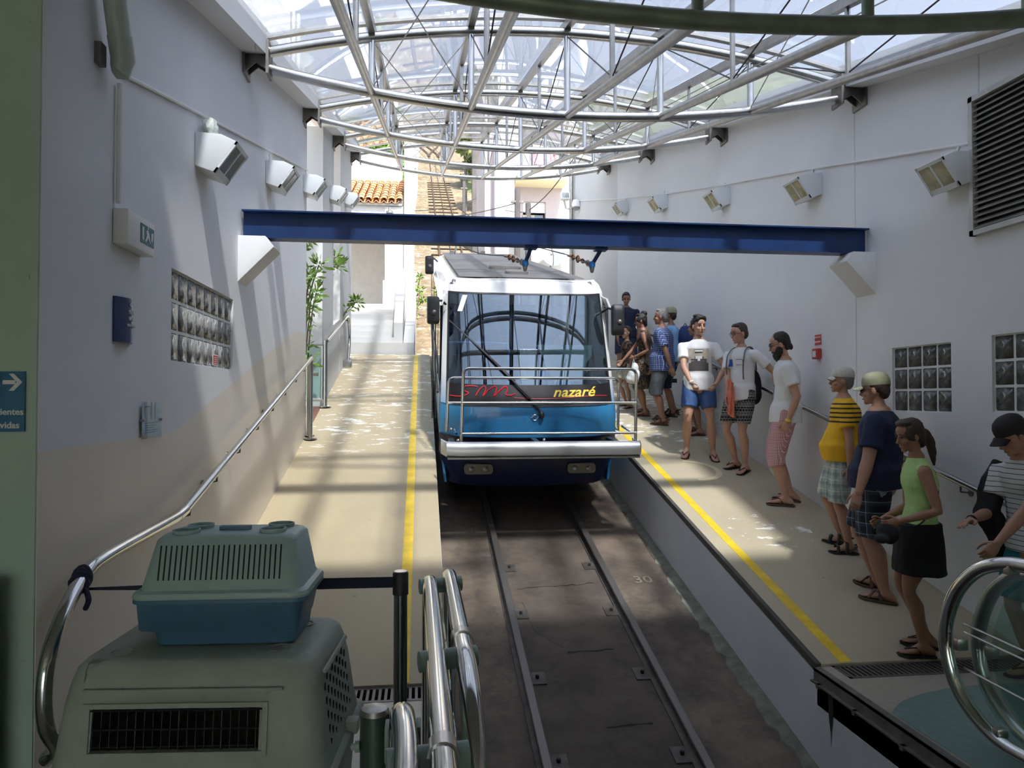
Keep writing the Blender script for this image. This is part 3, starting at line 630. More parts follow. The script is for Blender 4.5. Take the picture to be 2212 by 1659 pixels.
# right wall: louvre, fire sign, call point
t = thing('air_vent', 'large grey louvred air vent high on the right wall', 'vent', (XR, 4.6, 3.02))
Y0v, Y1v, Z0v, Z1v = 3.9, 5.08, 3.02, 4.08; mat('vent_frame', (.52, .52, .50), .5, .3, var=.12); mat('vent_slat', (.33, .32, .30), .5, .4, var=.12)
for nm, b in (('frame', (Y0v, Y0v + .04, Z0v, Z1v)), ('frame', (Y1v - .04, Y1v, Z0v, Z1v)), ('frame', (Y0v, Y1v, Z0v, Z0v + .04)), ('frame', (Y0v, Y1v, Z1v - .04, Z1v))):
    mb = MB(); mb.box(XR - .05, XR + .0, *b); mb.build(nm, 'vent_frame', t, smooth=False)
mb = MB(); mb.box(XR - .006, XR - .001, Y0v + .04, Y1v - .04, Z0v + .04, Z1v - .04); mb.build('back', 'pit_black', t)
for k in range(22):
    z = Z0v + .06 + k * .0445; mb = MB(); mb.hexa([(XR - .045, Y0v + .04, z - .012), (XR - .040, Y0v + .04, z - .015), (XR - .040, Y1v - .04, z - .015), (XR - .045, Y1v - .04, z - .012), (XR - .012, Y0v + .04, z + .020), (XR - .007, Y0v + .04, z + .017), (XR - .007, Y1v - .04, z + .017), (XR - .012, Y1v - .04, z + .020)]); mb.build('slat', 'vent_slat', t, smooth=False)
t = thing('fire_sign', 'small red emergency stop sign with white text on the right wall', 'sign', (XR, 7.30, 2.41))
mb = MB(); mb.box(XR - .006, XR, 7.25, 7.37, 2.355, 2.465); mb.build('sign_panel', 'red_label', t)
text('lettering', 'PARAGEM DE', .019, facing_mx(XR - .0062, 7.31, 2.437), 'sign_white', t, bold=.0006); text('lettering', 'EMERGÊNCIA', .019, facing_mx(XR - .0062, 7.31, 2.387), 'sign_white', t, bold=.0006)
t = thing('call_point', 'red emergency call box mounted below the red sign', 'call point', (XR, 7.3, 2.26))
mb = MB(); mb.box(XR - .055, XR, 7.245, 7.345, 2.205, 2.315); mb.build('box', 'red_label', t, bevel=.006); mb = MB(); mb.box(XR - .059, XR - .055, 7.265, 7.325, 2.225, 2.29); mb.build('cover', 'sign_white', t)
# ================================================================== handrails
def handrail(t, pts, r, m='chrome', n=8): return MB().tube(bez(pts, n) if n > 1 else pts, r, 14).build('rail_tube', m, t)
t = thing('handrail', 'long chrome handrail fixed along the left wall', 'handrail', (XL + .1, 6, zr(6)))
x = XL + .10; hz = lambda y: zr(y) + 1.075
MB().tube([(x, 9.75, hz(9.75)), (x, 4.62, 1.105)], .026, 14).build('rail_tube', 'chrome', t)
MB().tube([(x, 4.66, 1.112), (x, 4.52, 1.095)], .031, 14).build('sleeve', 'chrome', t)
handrail(t, [(x, 4.62, 1.105), (x, 4.45, 1.092), (x, 4.0, 1.082), (x, 3.5, 1.068), (x, 3.32, 1.035), (x, 3.15, .93), (x, 3.035, .80), (x, 3.0, .66), (x, 3.02, .53), (x, 3.09, .42), (x - .05, 3.13, .36)], .030)
for y in (9.2, 8.6, 7.95, 7.3, 6.65, 6.0, 5.35, 4.75):
    mb = MB(); mb.tube([(x, y, hz(y) - .02), (x, y, hz(y) - .055), (XL, y, hz(y) - .075)], .008, 6); mb.lathe([(0, 0), (.028, 0), (.028, .008), (0, .01)], (XL, y, hz(y) - .075), 'x', 10); mb.build('bracket', 'plate_dark', t)
t = thing('handrail', 'chrome handrail fixed along the right wall behind the queue', 'handrail', (XR - .1, 8, zr(8)))
x = XR - .09; MB().tube([(x, 15.5, zr(15.5) + .99), (x, 4.75, 1.05), (x, 4.3, .99), (x, 3.4, .97)], .024, 12).build('rail_tube', 'steel', t)
for y in (12, 11, 10, 9, 8, 6.9, 5.9, 5.15, 4.5):
    zz = zr(y) + .99 if y > 4.7 else 1.01
    mb = MB(); mb.tube([(x, y, zz - .02), (x, y, zz - .06), (XR, y, zz - .07)], .008, 6); mb.lathe([(0, 0), (-.028, 0), (-.028, -.008), (0, -.01)], (XR, y, zz - .07), 'x', 10); mb.build('bracket', 'plate_dark', t)
# gate and posts in the left gap
def post(y, label, h=1.05, xx=XL + .085):
    t = thing('gate_post', label, 'post', (xx, y, zr(y)), 'gate posts')
    MB().cyl((xx, y, zr(y)), (xx, y, zr(y) + h), .026, 14).build('pole', 'steel', t)
    MB().lathe([(0, 0), (.085, .0), (.085, .012), (.03, .02), (0, .02)], (xx, y, zr(y) + .002), 'z', 18).build('base_flange', 'steel', t)
post(9.82, 'steel gate post at the top end of the long left handrail'); post(9.98, 'steel gate post half hidden behind the handrail end', 1.0, XL + .03); post(11.50, 'steel gate post on the far side of the glass gate', 1.03, XL + .06)
glass_mat('gate_glass', (.80, .90, .88), 1.5, 0, .03)
t = thing('glass_gate', 'open glass gate in a steel tube frame', 'gate', (XL + .04, 11.38, zr(11.4)))
g = lambda s, z: (XL + .03 - .85 * s, 11.40 - .62 * s, zr(11.4) + z)
MB().tube([g(0, .14), g(0, .98), g(1, .90), g(1, .14), g(0, .14)], .022, 10).build('frame', 'steel', t)
mb = MB(); mb.hexa([g(.03, .17), g(.97, .17), (g(.97, .17)[0], g(.97, .17)[1] + .01, g(.97, .17)[2]), (g(.03, .17)[0], g(.03, .17)[1] + .01, g(.03, .17)[2]), g(.03, .95), g(.97, .88), (g(.97, .88)[0], g(.97, .88)[1] + .01, g(.97, .88)[2]), (g(.03, .95)[0], g(.03, .95)[1] + .01, g(.03, .95)[2])]); mb.build('pane', 'gate_glass', t, smooth=False)
mb = MB(); mb.box(g(.12, .5)[0] - .05, g(.12, .5)[0] + .05, g(.12, .5)[1] - .02, g(.12, .5)[1] + .02, g(0, .5)[2], g(0, .56)[2]); mb.build('latch', 'steel', t, bevel=.008)
t = thing('handrail', 'upper chrome handrail on the parapet near the white stairs', 'handrail', (XL + .1, 13, zr(13)))
handrail(t, [(XL + .08, 11.52, 2.67), (XL + .08, 13.0, 3.02), (XL + .08, 14.55, 3.38), (XL + .08, 14.85, 3.33), (XL + .08, 15.02, 3.0), (XL + .08, 14.85, 2.65), (XL + .08, 14.7, 2.45)], .026)
mb = MB(); mb.box(XL + .0, XL + .16, 14.6, 14.85, zr(14.6) + .0, zr(14.6) + .16); mb.build('foot', 'steel', t, bevel=.02)
for y in (12.3, 13.2, 14.0):
    mb = MB(); mb.tube([(XL + .08, y, zr(y) + 1.0), (XL, y, zr(y) + .96)], .008, 6); mb.build('bracket', 'plate_dark', t)
# ================================================================== barrier post and belt
t = thing('belt_barrier_post', 'dark chrome belt barrier post beside the yellow line', 'barrier post', (-.095, 3.51, 0))
mat('dark_chrome', (.20, .21, .20), .18, 1.0); mat('navy_belt', (.008, .011, .035), .7); mat('cassette', (.03, .03, .03), .5)
MB().cyl((-.095, 3.51, .02), (-.095, 3.51, .955), .032, 20).build('pole', 'dark_chrome', t)
MB().lathe([(0, 0), (.17, 0), (.17, .012), (.05, .03), (0, .03)], (-.095, 3.51, 0), 'z', 28).build('base', 'dark_chrome', t)
MB().lathe([(0, .865), (.037, .865), (.037, .962), (.034, .97), (0, .97)], (-.095, 3.51, 0), 'z', 20).build('cassette', 'cassette', t)
MB().lathe([(0, .970), (.032, .970), (.030, .974), (0, .975)], (-.095, 3.51, 0), 'z', 20).build('cap', 'steel', t)
t = thing('barrier_belt', 'navy belt stretched from the barrier post to the left handrail', 'belt', (-.8, 3.5, .9))
mb = MB(); nn = 14; rr = []
for k in range(nn + 1):
    u = k / nn; p = Vector((-.128, 3.51, .922)).lerp(Vector((-1.40, 3.30, .985)), u); h = .025 * (1 - .8 * max(0, (u - .35) / .65)); rr.append([(p.x, p.y - .002, p.z - h), (p.x, p.y + .002, p.z - h), (p.x, p.y + .002, p.z + h), (p.x, p.y - .002, p.z + h)])
mb.loft(rr); mb.build('strap', 'navy_belt', t)
mb = MB()
for k in range(5): mb.tube([Vector((XL + .1, 3.275 + .010 * k, 1.01 + .008 * k)) + Vector((.034 * math.cos(a), .012 * math.sin(a * 2 + k), .034 * math.sin(a))) for a in [2 * math.pi * j / 12 for j in range(13)]], .009, 6)
mb.tube(bez([(XL + .13, 3.27, .99), (XL + .15, 3.25, .95), (XL + .135, 3.25, .91)], 4), [.012] * 8 + [.006], 6); mb.build('knot', 'navy_belt', t)
# ================================================================== chrome guards at the trench
mat('rubber_green', (.30, .40, .36), .5); glass_mat('guard_glass', (.82, .92, .88), 1.5, 0, .02)
def spacer(t, a, b): MB().cyl(a, b, .034, 14).build('spacer', 'rubber_green', t)
t = thing('guard_rail', 'shiny double chrome guard rail at the left trench edge', 'guard rail', (.09, 2.6, 0))
MB().tube(bez([(.04, 3.50, .10), (.04, 3.50, .80), (.04, 3.44, .915), (.042, 3.30, .945), (.05, 2.4, .945), (.055, 1.0, .945)], 8), .034, 18).build('rail_tube', 'chrome', t)
MB().tube(bez([(.135, 3.62, .10), (.135, 3.62, .80), (.135, 3.56, .915), (.137, 3.42, .945), (.143, 2.60, .945), (.147, 2.35, .93), (.15, 2.18, .87), (.152, 2.05, .74), (.153, 2.0, .5), (.153, 2.0, .05)], 8), .034, 18).build('rail_tube', 'chrome', t)
MB().tube([(.143, 2.62, .945), (.1435, 2.56, .945)], .0385, 18).build('collar', 'steel', t); MB().tube([(.053, 1.80, .945), (.053, 1.74, .945)], .0385, 18).build('collar', 'steel', t)
for y in (3.38, 2.42): spacer(t, (-.005, y, .93), (.185, y + .04, .93))
spacer(t, (-.08, 1.76, .93), (.115, 1.78, .93))
mb = MB(); mb.box(.088, .098, 1.0, 3.40, .12, .86); mb.build('glass_panel', 'guard_glass', t, smooth=False)
t = thing('guard_rail', 'short chrome loop of guard rail beside the capped post', 'guard rail', (-.04, 1.9, 0))
MB().tube(bez([(-.05, 2.10, .05), (-.05, 2.10, .78), (-.05, 2.06, .90), (-.048, 1.98, .94), (-.035, 1.76, .945), (-.03, 1.2, .945)], 8), .034, 18).build('rail_tube', 'chrome', t)
for s in (-1, 1):
    mb = MB(); mb.box(-.045 + s * .040 - .006, -.045 + s * .040 + .006, 1.90, 1.96, .86, .95); mb.build('clip', 'rubber_green', t, bevel=.004)
t = thing('capped_post', 'thick dark green steel post with grey domed cap', 'post', (-.125, 2.06, 0))
mat('post_green', (.10, .14, .11), .3, .6); MB().cyl((-.125, 2.06, 0), (-.125, 2.06, .925), .040, 20).build('pole', 'post_green', t)
MB().lathe([(0, .925), (.041, .925), (.036, .938), (.02, .944), (0, .946)], (-.125, 2.06, 0), 'z', 20).build('cap', 'steel_dull', t)
mb = MB(); mb.tube([(-.125, 2.06, .80), (-.09, 2.06, .80), (-.06, 2.07, .78)], .018, 10); mb.build('arm', 'post_green', t)
mb = MB(); mb.lathe([(0, 0), (.016, 0), (.016, -.012), (.009, -.013), (.009, -.022), (0, -.026)], (-.165, 2.05, .84), 'x', 8); mb.build('bolt', 'rubber_green', t)
t = thing('guard_rail', 'curved chrome guard rail loop with glass at the lower right corner', 'guard rail', (2.65, 3.2, 0))
loopA = [(2.70, 2.0, 1.04), (2.69, 2.9, 1.03), (2.645, 3.19, .995), (2.612, 3.35, .865), (2.60, 3.44, .67), (2.60, 3.44, .48), (2.62, 3.36, .30), (2.655, 3.19, .175), (2.69, 2.95, .15), (2.70, 2.4, .15), (2.70, 2.2, .02)]
loopA = [(x + .055, y, z) for x, y, z in loopA]
MB().tube(bez(loopA, 8), .034, 16).build('rail_tube', 'chrome', t)
def inset_poly(lp, dx, s=.9):
    c = Vector((0, 2.75, .58)); return [Vector((p.x + dx, c.y + (p.y - c.y) * s, c.z + (p.z - c.z) * s)) for p in lp]
pl = [p for p in bez(loopA, 6) if p.y > 2.2 and p.z > .1]; pp = inset_poly(pl, .012)
pp = [Vector((2.735, p.y, p.z)) for p in pp]; MB().prism(pp, (.010, 0, 0)).build('glass_panel', 'guard_glass', t, smooth=False)
for p in ((2.66, 3.40, .56), (2.70, 3.12, 1.0), (2.70, 3.2, .2)):
    mb = MB(); mb.box(p[0] - .01, p[0] + .05, p[1] - .04, p[1] + .0, p[2] - .03, p[2] + .03); mb.build('glass_clamp', 'steel', t, bevel=.01)
for z in (.62, .66, .44):
    mb = MB(); mb.cyl((2.70, 3.38, z), (2.72, 1.9, z - .05), .006, 6); mb.build('wire', 'steel', t)
t = thing('guard_rail', 'second chrome guard rail loop behind the corner one', 'guard rail', (2.9, 3.2, 0))
loopB = [(2.93, 2.0, .96), (2.92, 3.1, .95), (2.92, 3.37, .87), (2.91, 3.50, .68), (2.915, 3.545, .44), (2.93, 3.46, .25), (2.93, 3.2, .12), (2.93, 2.6, .10), (2.93, 2.4, .02)]
MB().tube(bez(loopB, 8), .034, 16).build('rail_tube', 'steel', t)
pl = [p for p in bez(loopB, 6) if p.y > 2.3 and p.z > .08]; pp = [Vector((2.925, p.y, p.z)) for p in inset_poly(pl, 0)]; MB().prism(pp, (.010, 0, 0)).build('glass_panel', 'guard_glass', t, smooth=False)
mb = MB(); mb.box(2.90, 2.95, 3.44, 3.49, .45, .51); mb.build('glass_clamp', 'steel', t, bevel=.01)
# ================================================================== pet carriers
mat('crate_beige', (.36, .395, .33), .55, var=.07, scale=7, bump=.1, bscale=90); mat('carrier_mint', (.36, .49, .47), .42); mat('carrier_blue', (.07, .17, .25), .42); mat('hole_black', (.012, .014, .013), .8); mat('crate_inside', (.10, .085, .07), .8)
CM = Matrix.Translation((-.785, 3.03, 0)) @ Matrix.Rotation(R(-5), 4, 'Z') @ Matrix.Diagonal((1, 1, 1.06, 1))
t = thing('dog_crate', 'large beige plastic dog crate with a grille window', 'pet crate', (-.80, 3.03, 0))
def rrect(hx, hy, z, r, n=5, cx=0, cy=0):
    out = []
    for sx, sy, a0 in ((1, 1, 0), (-1, 1, 90), (-1, -1, 180), (1, -1, 270)):
        for k in range(n + 1):
            a = R(a0 + 90 * k / n); out.append(Vector((cx + sx * (hx - r) + r * math.cos(a), cy + sy * (hy - r) + r * math.sin(a), z)))
    return out
# lower tray and upper hood as wall shells with the window cut out of the front
def shell(rings, win=None):
    """rings of equal size; faces whose centre lies in the window (x0,x1,z0,z1 on the front side) are left open"""
    mb = MB(); n = len(rings[0]); vs = [CM @ p for r in rings for p in r]; fs = []
    for k in range(len(rings) - 1):
        for i in range(n):
            j = (i + 1) % n; q = (k * n + i, k * n + j, (k + 1) * n + j, (k + 1) * n + i)
            c = sum(((rings[k][i]), (rings[k][j]), (rings[k + 1][j]), (rings[k + 1][i])), Vector()) / 4
            if win and c.y < -.2 and win[0] < c.x < win[1] and win[2] < c.z < win[3]: continue
            fs.append(q)
    return mb, vs, fs, n
def crate_ring(z, hx, hy, r):   # dense along the front so that the window can be left open
    o = rrect(hx, hy, z, r, 5); front = [Vector((x, -hy, z)) for x in (-.37, -.33, -.1, .1, .25, .29)]
    return o[:18] + front + o[18:]
prof = [(0.0, .44, .27), (.03, .46, .30), (.40, .485, .335), (.405, .515, .36), (.43, .515, .36), (.435, .49, .34), (.51, .475, .333), (.525, .473, .332), (.66, .455, .315), (.675, .452, .313), (.73, .44, .30), (.775, .425, .285), (.795, .405, .265), (.80, .37, .235)]
low = [crate_ring(z, a, b, .07) for z, a, b in prof[:5]]; up = [crate_ring(z, a, b, .07) for z, a, b in prof[4:]]
mb, vs, fs, n = shell(low); fs.append(tuple(range(n))); mb.add(vs, fs); mb.build('lower_tray', 'crate_beige', t)
mb, vs, fs, n = shell(up, (-.345, .265, .52, .668)); fs.append(tuple((len(up) - 1) * n + i for i in range(n))); mb.add(vs, fs); hood = mb.build('upper_hood', 'crate_beige', t)
mo = hood.modifiers.new('thickness', 'SOLIDIFY'); mo.thickness = .006
for cx_, cy_ in ((-.30, -.17), (.29, .15), (.27, -.14), (0.0, -.02)):
    mb = MB(); mb.lathe([(.040, .797), (.044, .8035), (.036, .8035), (.033, .799)], (0, 0, 0), 'z', 22); mb.v = [tuple(CM @ Vector((a + cx_, b + cy_, c))) for a, b, c in mb.v]; mb.build('cup_ring', 'crate_beige', t)
mb = MB()
for a, b, y in (((-.40, .42)), (0, 0)) if False else (): pass
rib = MB(); rib.v = []; rib.box(-.36, .33, -.322, -.312, .715, .724, CM); rib.build('rib', 'crate_beige', t)
mb = MB(); F = lambda a, b, d=0: CM @ Vector((a, -.326 - d + (.018 if b > .6 else 0), b))
for a0, a1, b0, b1 in ((-.36, -.335, .515, .675), (.262, .28, .515, .675), (-.36, .28, .508, .525), (-.36, .28, .662, .678)):
    mb.hexa([F(a0, b0, -.012), F(a1, b0, -.012), F(a1, b1, -.012), F(a0, b1, -.012), F(a0, b0, .014), F(a1, b0, .014), F(a1, b1, .014), F(a0, b1, .014)])
mb.build('window_frame', 'crate_beige', t, smooth=False)
mat('wire_dark', (.03, .03, .03), .5, .5); gr = None
for k in range(21):
    xx = -.33 + k * .0298; mb = MB(); mb.cyl(CM @ Vector((xx, -.322, .52)), CM @ Vector((xx, -.306, .67)), .0014 if k % 5 else .003, 5); mb.build('grille_wire', 'wire_dark', t)
for z in (.535, .592, .655):
    mb = MB(); mb.cyl(CM @ Vector((-.335, -.318, z)), CM @ Vector((.268, -.318, z)), .003, 5); mb.build('grille_wire', 'wire_dark', t)
# right side: recessed panel with slots
hole = MB().prism([(0, -.004, -.013), (0, .004, -.013), (0, .0055, 0), (0, .004, .013), (0, -.004, .013), (0, -.0055, 0)], (.004, 0, 0)).mesh('vent_hole'); hole.materials.append(MATS['hole_black'])
for r_ in range(5):
    for c_ in range(9):
        z = .49 + r_ * .048 + (.024 if c_ % 2 else 0); y = -.20 + c_ * .045
        if z > .72: continue
        xo = .475 - (z - .51) * .125
        o = bpy.data.objects.new('vent_hole', hole); COL.objects.link(o); o.matrix_world = CM @ Matrix.Translation((xo - .0015, y, z)); adopt(o, t)
mb = MB(); 
for a, b in (((.485, -.25), (.485, .20)),):
    mb.hexa([CM @ Vector(v) for v in ((.452, -.22, .735), (.462, -.22, .735), (.462, .19, .735), (.452, .19, .735), (.448, -.22, .745), (.456, -.22, .745), (.456, .19, .745), (.448, .19, .745))])
mb.build('rib', 'crate_beige', t, smooth=False)
for y in (.02,):
    mb = MB(); mb.box(.485, .535, y, y + .06, .42, .47, CM); mb.build('latch', 'crate_beige', t, bevel=.008)
# --- small carrier on top
SM = Matrix.Translation((-.74, 3.07, .852)) @ Matrix.Rotation(R(-3), 4, 'Z')
t = thing('pet_carrier', 'small mint and blue plastic pet carrier on top of the dog crate', 'pet carrier', (-.735, 3.07, .805))
def sring(z, hx, hy, r, dx=0): return [SM @ p for p in rrect(hx, hy, z, r, 5, dx)]
mb = MB(); mb.loft([sring(0, .255, .15, .04, .01), sring(.006, .262, .157, .045, .01), sring(.055, .270, .165, .045, .008), sring(.06, .30, .17, .045, -.018), sring(.165, .312, .185, .045, -.01), sring(.168, .325, .198, .045, -.005), sring(.183, .325, .198, .045, -.005)]); mb.build('lower_tray', 'carrier_blue', t)
mb = MB(); lr = [sring(.183, .325, .198, .045, -.005), sring(.192, .327, .200, .045, -.005), sring(.205, .322, .195, .045, -.005), sring(.213, .303, .180, .045, -.005), sring(.225, .298, .175, .045, -.006), sring(.39, .265, .135, .04, 0), sring(.405, .250, .120, .04, 0), sring(.410, .235, .108, .04, 0)]
mb.loft(lr); lid = mb.build('lid', 'carrier_mint', t)
sl = MB(); fz = lambda z: -.1752 + (z - .225) / .165 * .0402
for k in range(24):
    xx = -.235 + k * .0195; mb = MB(); w = .0026
    mb.hexa([SM @ Vector(v) for v in ((xx - w, fz(.25) - .0015, .25), (xx + w, fz(.25) - .0015, .25), (xx + w, fz(.25) + .004, .25), (xx - w, fz(.25) + .004, .25), (xx - w, fz(.375) - .0015, .375), (xx + w, fz(.375) - .0015, .375), (xx + w, fz(.375) + .004, .375), (xx - w, fz(.375) + .004, .375))]); mb.build('vent_slot', 'hole_black', lid, smooth=False)
for cx_, cy_ in ((-.17, -.06), (-.155, .06), (.16, -.05), (.165, .07)):
    mb = MB(); mb.lathe([(.050, .408), (.052, .4225), (.046, .4225), (.044, .411)], (0, 0, 0), 'z', 24); mb.v = [tuple(SM @ Vector((a + cx_, b + cy_, c))) for a, b, c in mb.v]; mb.build('cup_ring', 'carrier_mint', lid)
mb = MB(); mb.box(-.06, .06, -.018, .018, .404, .426, SM); mb.build('handle', 'carrier_blue', t, bevel=.004)
# ================================================================== funicular car
def paint_mat():
    m, N, L, P = new_mat('car_white'); v, s = obj_xyz(N, L)
    r = N.new('ShaderNodeMapRange'); r.inputs[1].default_value = 1.55; r.inputs[2].default_value = 2.05
    h = math_n(N, L, 'SUBTRACT', s[2], math_n(N, L, 'MULTIPLY', math_n(N, L, 'SUBTRACT', s[1], 8.8), .237)); L.new(h, r.inputs[0])
    c = mixc(N, L, r.outputs[0], (.035, .24, .52), (.80, .80, .78)); L.new(c, P.inputs['Base Color']); P.inputs['Roughness'].default_value = .25; P.inputs['Coat Weight'].default_value = .3; MATS['car_white'] = m
paint_mat()
mat('car_blue', (.045, .27, .56), .28, var=.06, scale=2, coat=.3); mat('car_navy', (.010, .020, .075), .35, coat=.2); mat('rubber_black', (.02, .02, .022), .5); mat('roof_grey', (.16, .155, .15), .7, var=.15, scale=4)
mat('bumper_silver', (.55, .56, .57), .33, .75); mat('interior_dark', (.06, .065, .07), .7); mat('seat_blue', (.02, .05, .16), .8); mat('frit_black', (.012, .010, .012), .3)
mat('console_mint', (.42, .58, .54), .5); mat('red_logo', (.75, .02, .03), .45); mat('yellow_logo', (.85, .62, .06), .45); mat('rail_blue', (.03, .22, .62), .3); mat('headlamp', (.45, .46, .46), .15, .6); mat('lamp_plate', (.30, .27, .21), .5, .3); mat('shirt_lightblue', (.28, .50, .80), .8)
glass_mat('windshield', (.62, .68, .72), 1.55, 0, .11, (.75, .88, 1.0)); glass_mat('side_glass', (.60, .63, .65), 1.5, 0, .05)
def cw(x, s, h): return Vector((CX + x, s, SL * (s - RY) - .60 + h))
FP = [(.24, 9.02, 1.02), (.40, 8.96, 1.07), (.62, 8.88, 1.115), (.88, 8.83, 1.115), (.90, 8.815, 1.115), (1.12, 8.775, 1.11), (1.28, 8.775, 1.10), (2.62, 9.24, 1.055), (2.72, 9.32, 1.03), (2.78, 9.44, .985)]
def fp(h):
    for a, b in zip(FP, FP[1:]):
        if a[0] <= h <= b[0] + 1e-9:
            k = (h - a[0]) / (b[0] - a[0]); return a[1] + (b[1] - a[1]) * k, a[2] + (b[2] - a[2]) * k
    return FP[-1][1], FP[-1][2]
def front(u, h, d=0.0):     # point on the front of the car, u in -1..1
    s, hw = fp(h); return cw(u * hw, s + .10 * u * u + .16 * abs(u) ** 10 - d, h)
CAR = thing('funicular_car', 'white and blue funicular car with a big windscreen on the sloping track', 'funicular', (CX, 13, rail_z(13)))
def fpatch(name, u0, u1, h0, h1, m, nu=20, nv=6, th=.02, parent=None, d=0.0, **k):
    mb = MB(); mb.slab(lambda a, b: front(u0 + (u1 - u0) * a, h0 + (h1 - h0) * b, d), nu, nv, (0, th, 0)); return mb.build(name, m, parent or CAR, **k)
SB = 17.95
fpatch('skirt', -1, 1, .24, .895, 'car_navy', 24, 6)
bp = fpatch('nose_panel', -1, 1, .90, 1.285, 'car_blue', 24, 6)
fpatch('pillar', -1, -.935, 1.285, 2.62, 'car_white', 6, 10); fpatch('pillar', .935, 1, 1.285, 2.62, 'car_white', 6, 10)
fpatch('header', -1, 1, 2.615, 2.78, 'car_white', 26, 6)
ws = fpatch('windscreen', -.932, .932, 1.29, 2.612, 'windshield', 22, 14, .008, d=.002)
fpatch('windscreen_seal', -.945, -.925, 1.285, 2.615, 'rubber_black', 2, 8, .01, ws, .006); fpatch('windscreen_seal', .925, .945, 1.285, 2.615, 'rubber_black', 2, 8, .01, ws, .006)
fpatch('windscreen_seal', -.94, .94, 1.283, 1.305, 'rubber_black', 22, 1, .01, ws, .006); fpatch('windscreen_seal', -.94, .94, 2.60, 2.62, 'rubber_black', 22, 1, .01, ws, .006)
frit = fpatch('black_band', -.925, .925, 1.31, 1.53, 'frit_black', 22, 3, .003, ws, .007)
# lettering on the band
def on_front(pts, d=.010): return [front(u, h, d) for u, h in pts]
def flow(pts, n=8): return [(p.x, p.y) for p in bez([(a, b, 0) for a, b in pts], n)]
fl_ = MB(); line = flow([(-.925, 1.385), (-.80, 1.385), (-.74, 1.40), (-.70, 1.43), (-.76, 1.46), (-.74, 1.50), (-.65, 1.51), (-.60, 1.50)]) ; rr_ = [.007] * len(line)
fl_.tube(on_front(line), rr_, 6)
fl_.tube(on_front(flow([(-.62, 1.40), (-.58, 1.47), (-.53, 1.51), (-.51, 1.48), (-.54, 1.40), (-.48, 1.47), (-.41, 1.51), (-.39, 1.48), (-.42, 1.40), (-.35, 1.47), (-.29, 1.51), (-.27, 1.475), (-.29, 1.42), (-.24, 1.41), (-.18, 1.43)])), .008, 6)
fl_.tube(on_front([(-.20 + k * .11, 1.385 - .012 * math.sin(k * .55)) for k in range(10)] + [(.88, 1.385)]), .005, 6); fl_.build('red_logo', 'red_logo', frit)
me = text_mesh('nazaré', .20, .35, .002, .003)
for v in me.vertices:
    u = .48 + v.co.x * .92; h = 1.445 + v.co.y * .80; q = front(u, h, .013 + v.co.z); v.co = q
put('town_name', me, 'yellow_logo', frit, smooth=False)
me = text_mesh('1', .25, .3, .001, .016)
for v in me.vertices: v.co = front(-.80 + v.co.x, 2.47 + v.co.y, .009 + v.co.z)
put('car_number', me, 'sign_white', ws, smooth=False)
# emblem on the nose
mb = MB(); mb.tube([front(.03 + .033 * math.cos(a), 1.155 + .033 * math.sin(a), .008) for a in [2 * math.pi * k / 18 for k in range(19)]], .0035, 6); mb.tube([front(-.015, 1.15, .01), front(.02, 1.17, .01), front(.04, 1.14, .01), front(.075, 1.165, .01)], .004, 6); mb.build('emblem', 'steel', bp)
mb = MB(); mb.slab(lambda a, b: front(-1 + 2 * a, .885 + .022 * b, .01 + .02), 24, 1, (0, .03, 0)); mb.build('black_trim', 'rubber_black', CAR)
# body sides, roof, rear
HB = [(.30, 1.04), (.55, 1.10), (.9, 1.115), (1.35, 1.112)]
for s in (-1, 1):
    mb = MB(); mb.slab(lambda a, b: cw(s * (1.05 + .062 * min(1, b * 2)), 9.15 + (SB - 9.15) * a, .26 + 1.09 * b), 14, 4, (-s * .03, 0, 0)); mb.build('side_panel', 'car_white', CAR)
    mb = MB(); mb.slab(lambda a, b: cw(s * (1.105 - .045 * b), 9.22 + (SB - 9.22) * a, 2.45 + .12 * b), 14, 2, (-s * .03, 0, 0)); mb.build('cant_rail', 'car_white', CAR)
    for k, (sa, sb) in enumerate(((9.35, 10.4), (10.5, 11.7), (11.8, 13.4), (13.5, 14.7), (14.8, 16.4), (16.5, 17.8))):
        mb = MB(); mb.slab(lambda a, b: cw(s * (1.108 - .010 * b), sa + (sb - sa) * a, 1.36 + 1.08 * b), 2, 2, (-s * .008, 0, 0)); mb.build('side_window', 'side_glass', CAR)
        mb = MB(); mb.slab(lambda a, b: cw(s * (1.112 - .010 * b), sb + .10 * a, 1.35 + 1.11 * b), 1, 2, (-s * .03, 0, 0)); mb.build('window_post', 'rubber_black', CAR)
    MB().tube([cw(s * 1.13, 9.3 + (SB - 9.3) * k / 6, 1.34) for k in range(7)], .014, 6).build('side_rail', 'rubber_black', CAR)
def roofp(a, b):   # a across, b along
    x = -1 + 2 * a; hw = 1.055; s0 = 9.42; hz_ = 2.56 + .22 * (1 - abs(x) ** 5) ** .9
    return cw(x * hw, s0 + (SB - s0) * b + (.0), hz_)
mb = MB(); mb.slab(roofp, 30, 8, (0, 0, -.02)); RF = mb.build('roof', 'car_white', CAR)
mb = MB(); mb.slab(lambda a, b: cw(-.84 + 1.68 * a, 9.62 + (SB - .25 - 9.62) * b, 2.788), 8, 8, (0, 0, .008)); mb.build('roof_mat', 'roof_grey', RF)
for s0, w, dx, nm in ((10.4, .16, .02, 'roof_vent'), (11.55, .24, -.02, 'roof_hatch'), (12.0, .12, .06, 'roof_hatch')):
    mb = MB(); o = cw(dx, s0, 2.797); mb.loft([[o + Vector((p.x, p.y, SL * p.y + z)) for p in rrect(w * k, w * .9 * k, 0, .07, 4)] for z, k in ((0, 1), (.035, 1), (.05, .88))]); mb.build(nm, 'roof_grey' if nm == 'roof_vent' else 'plate_dark', RF)
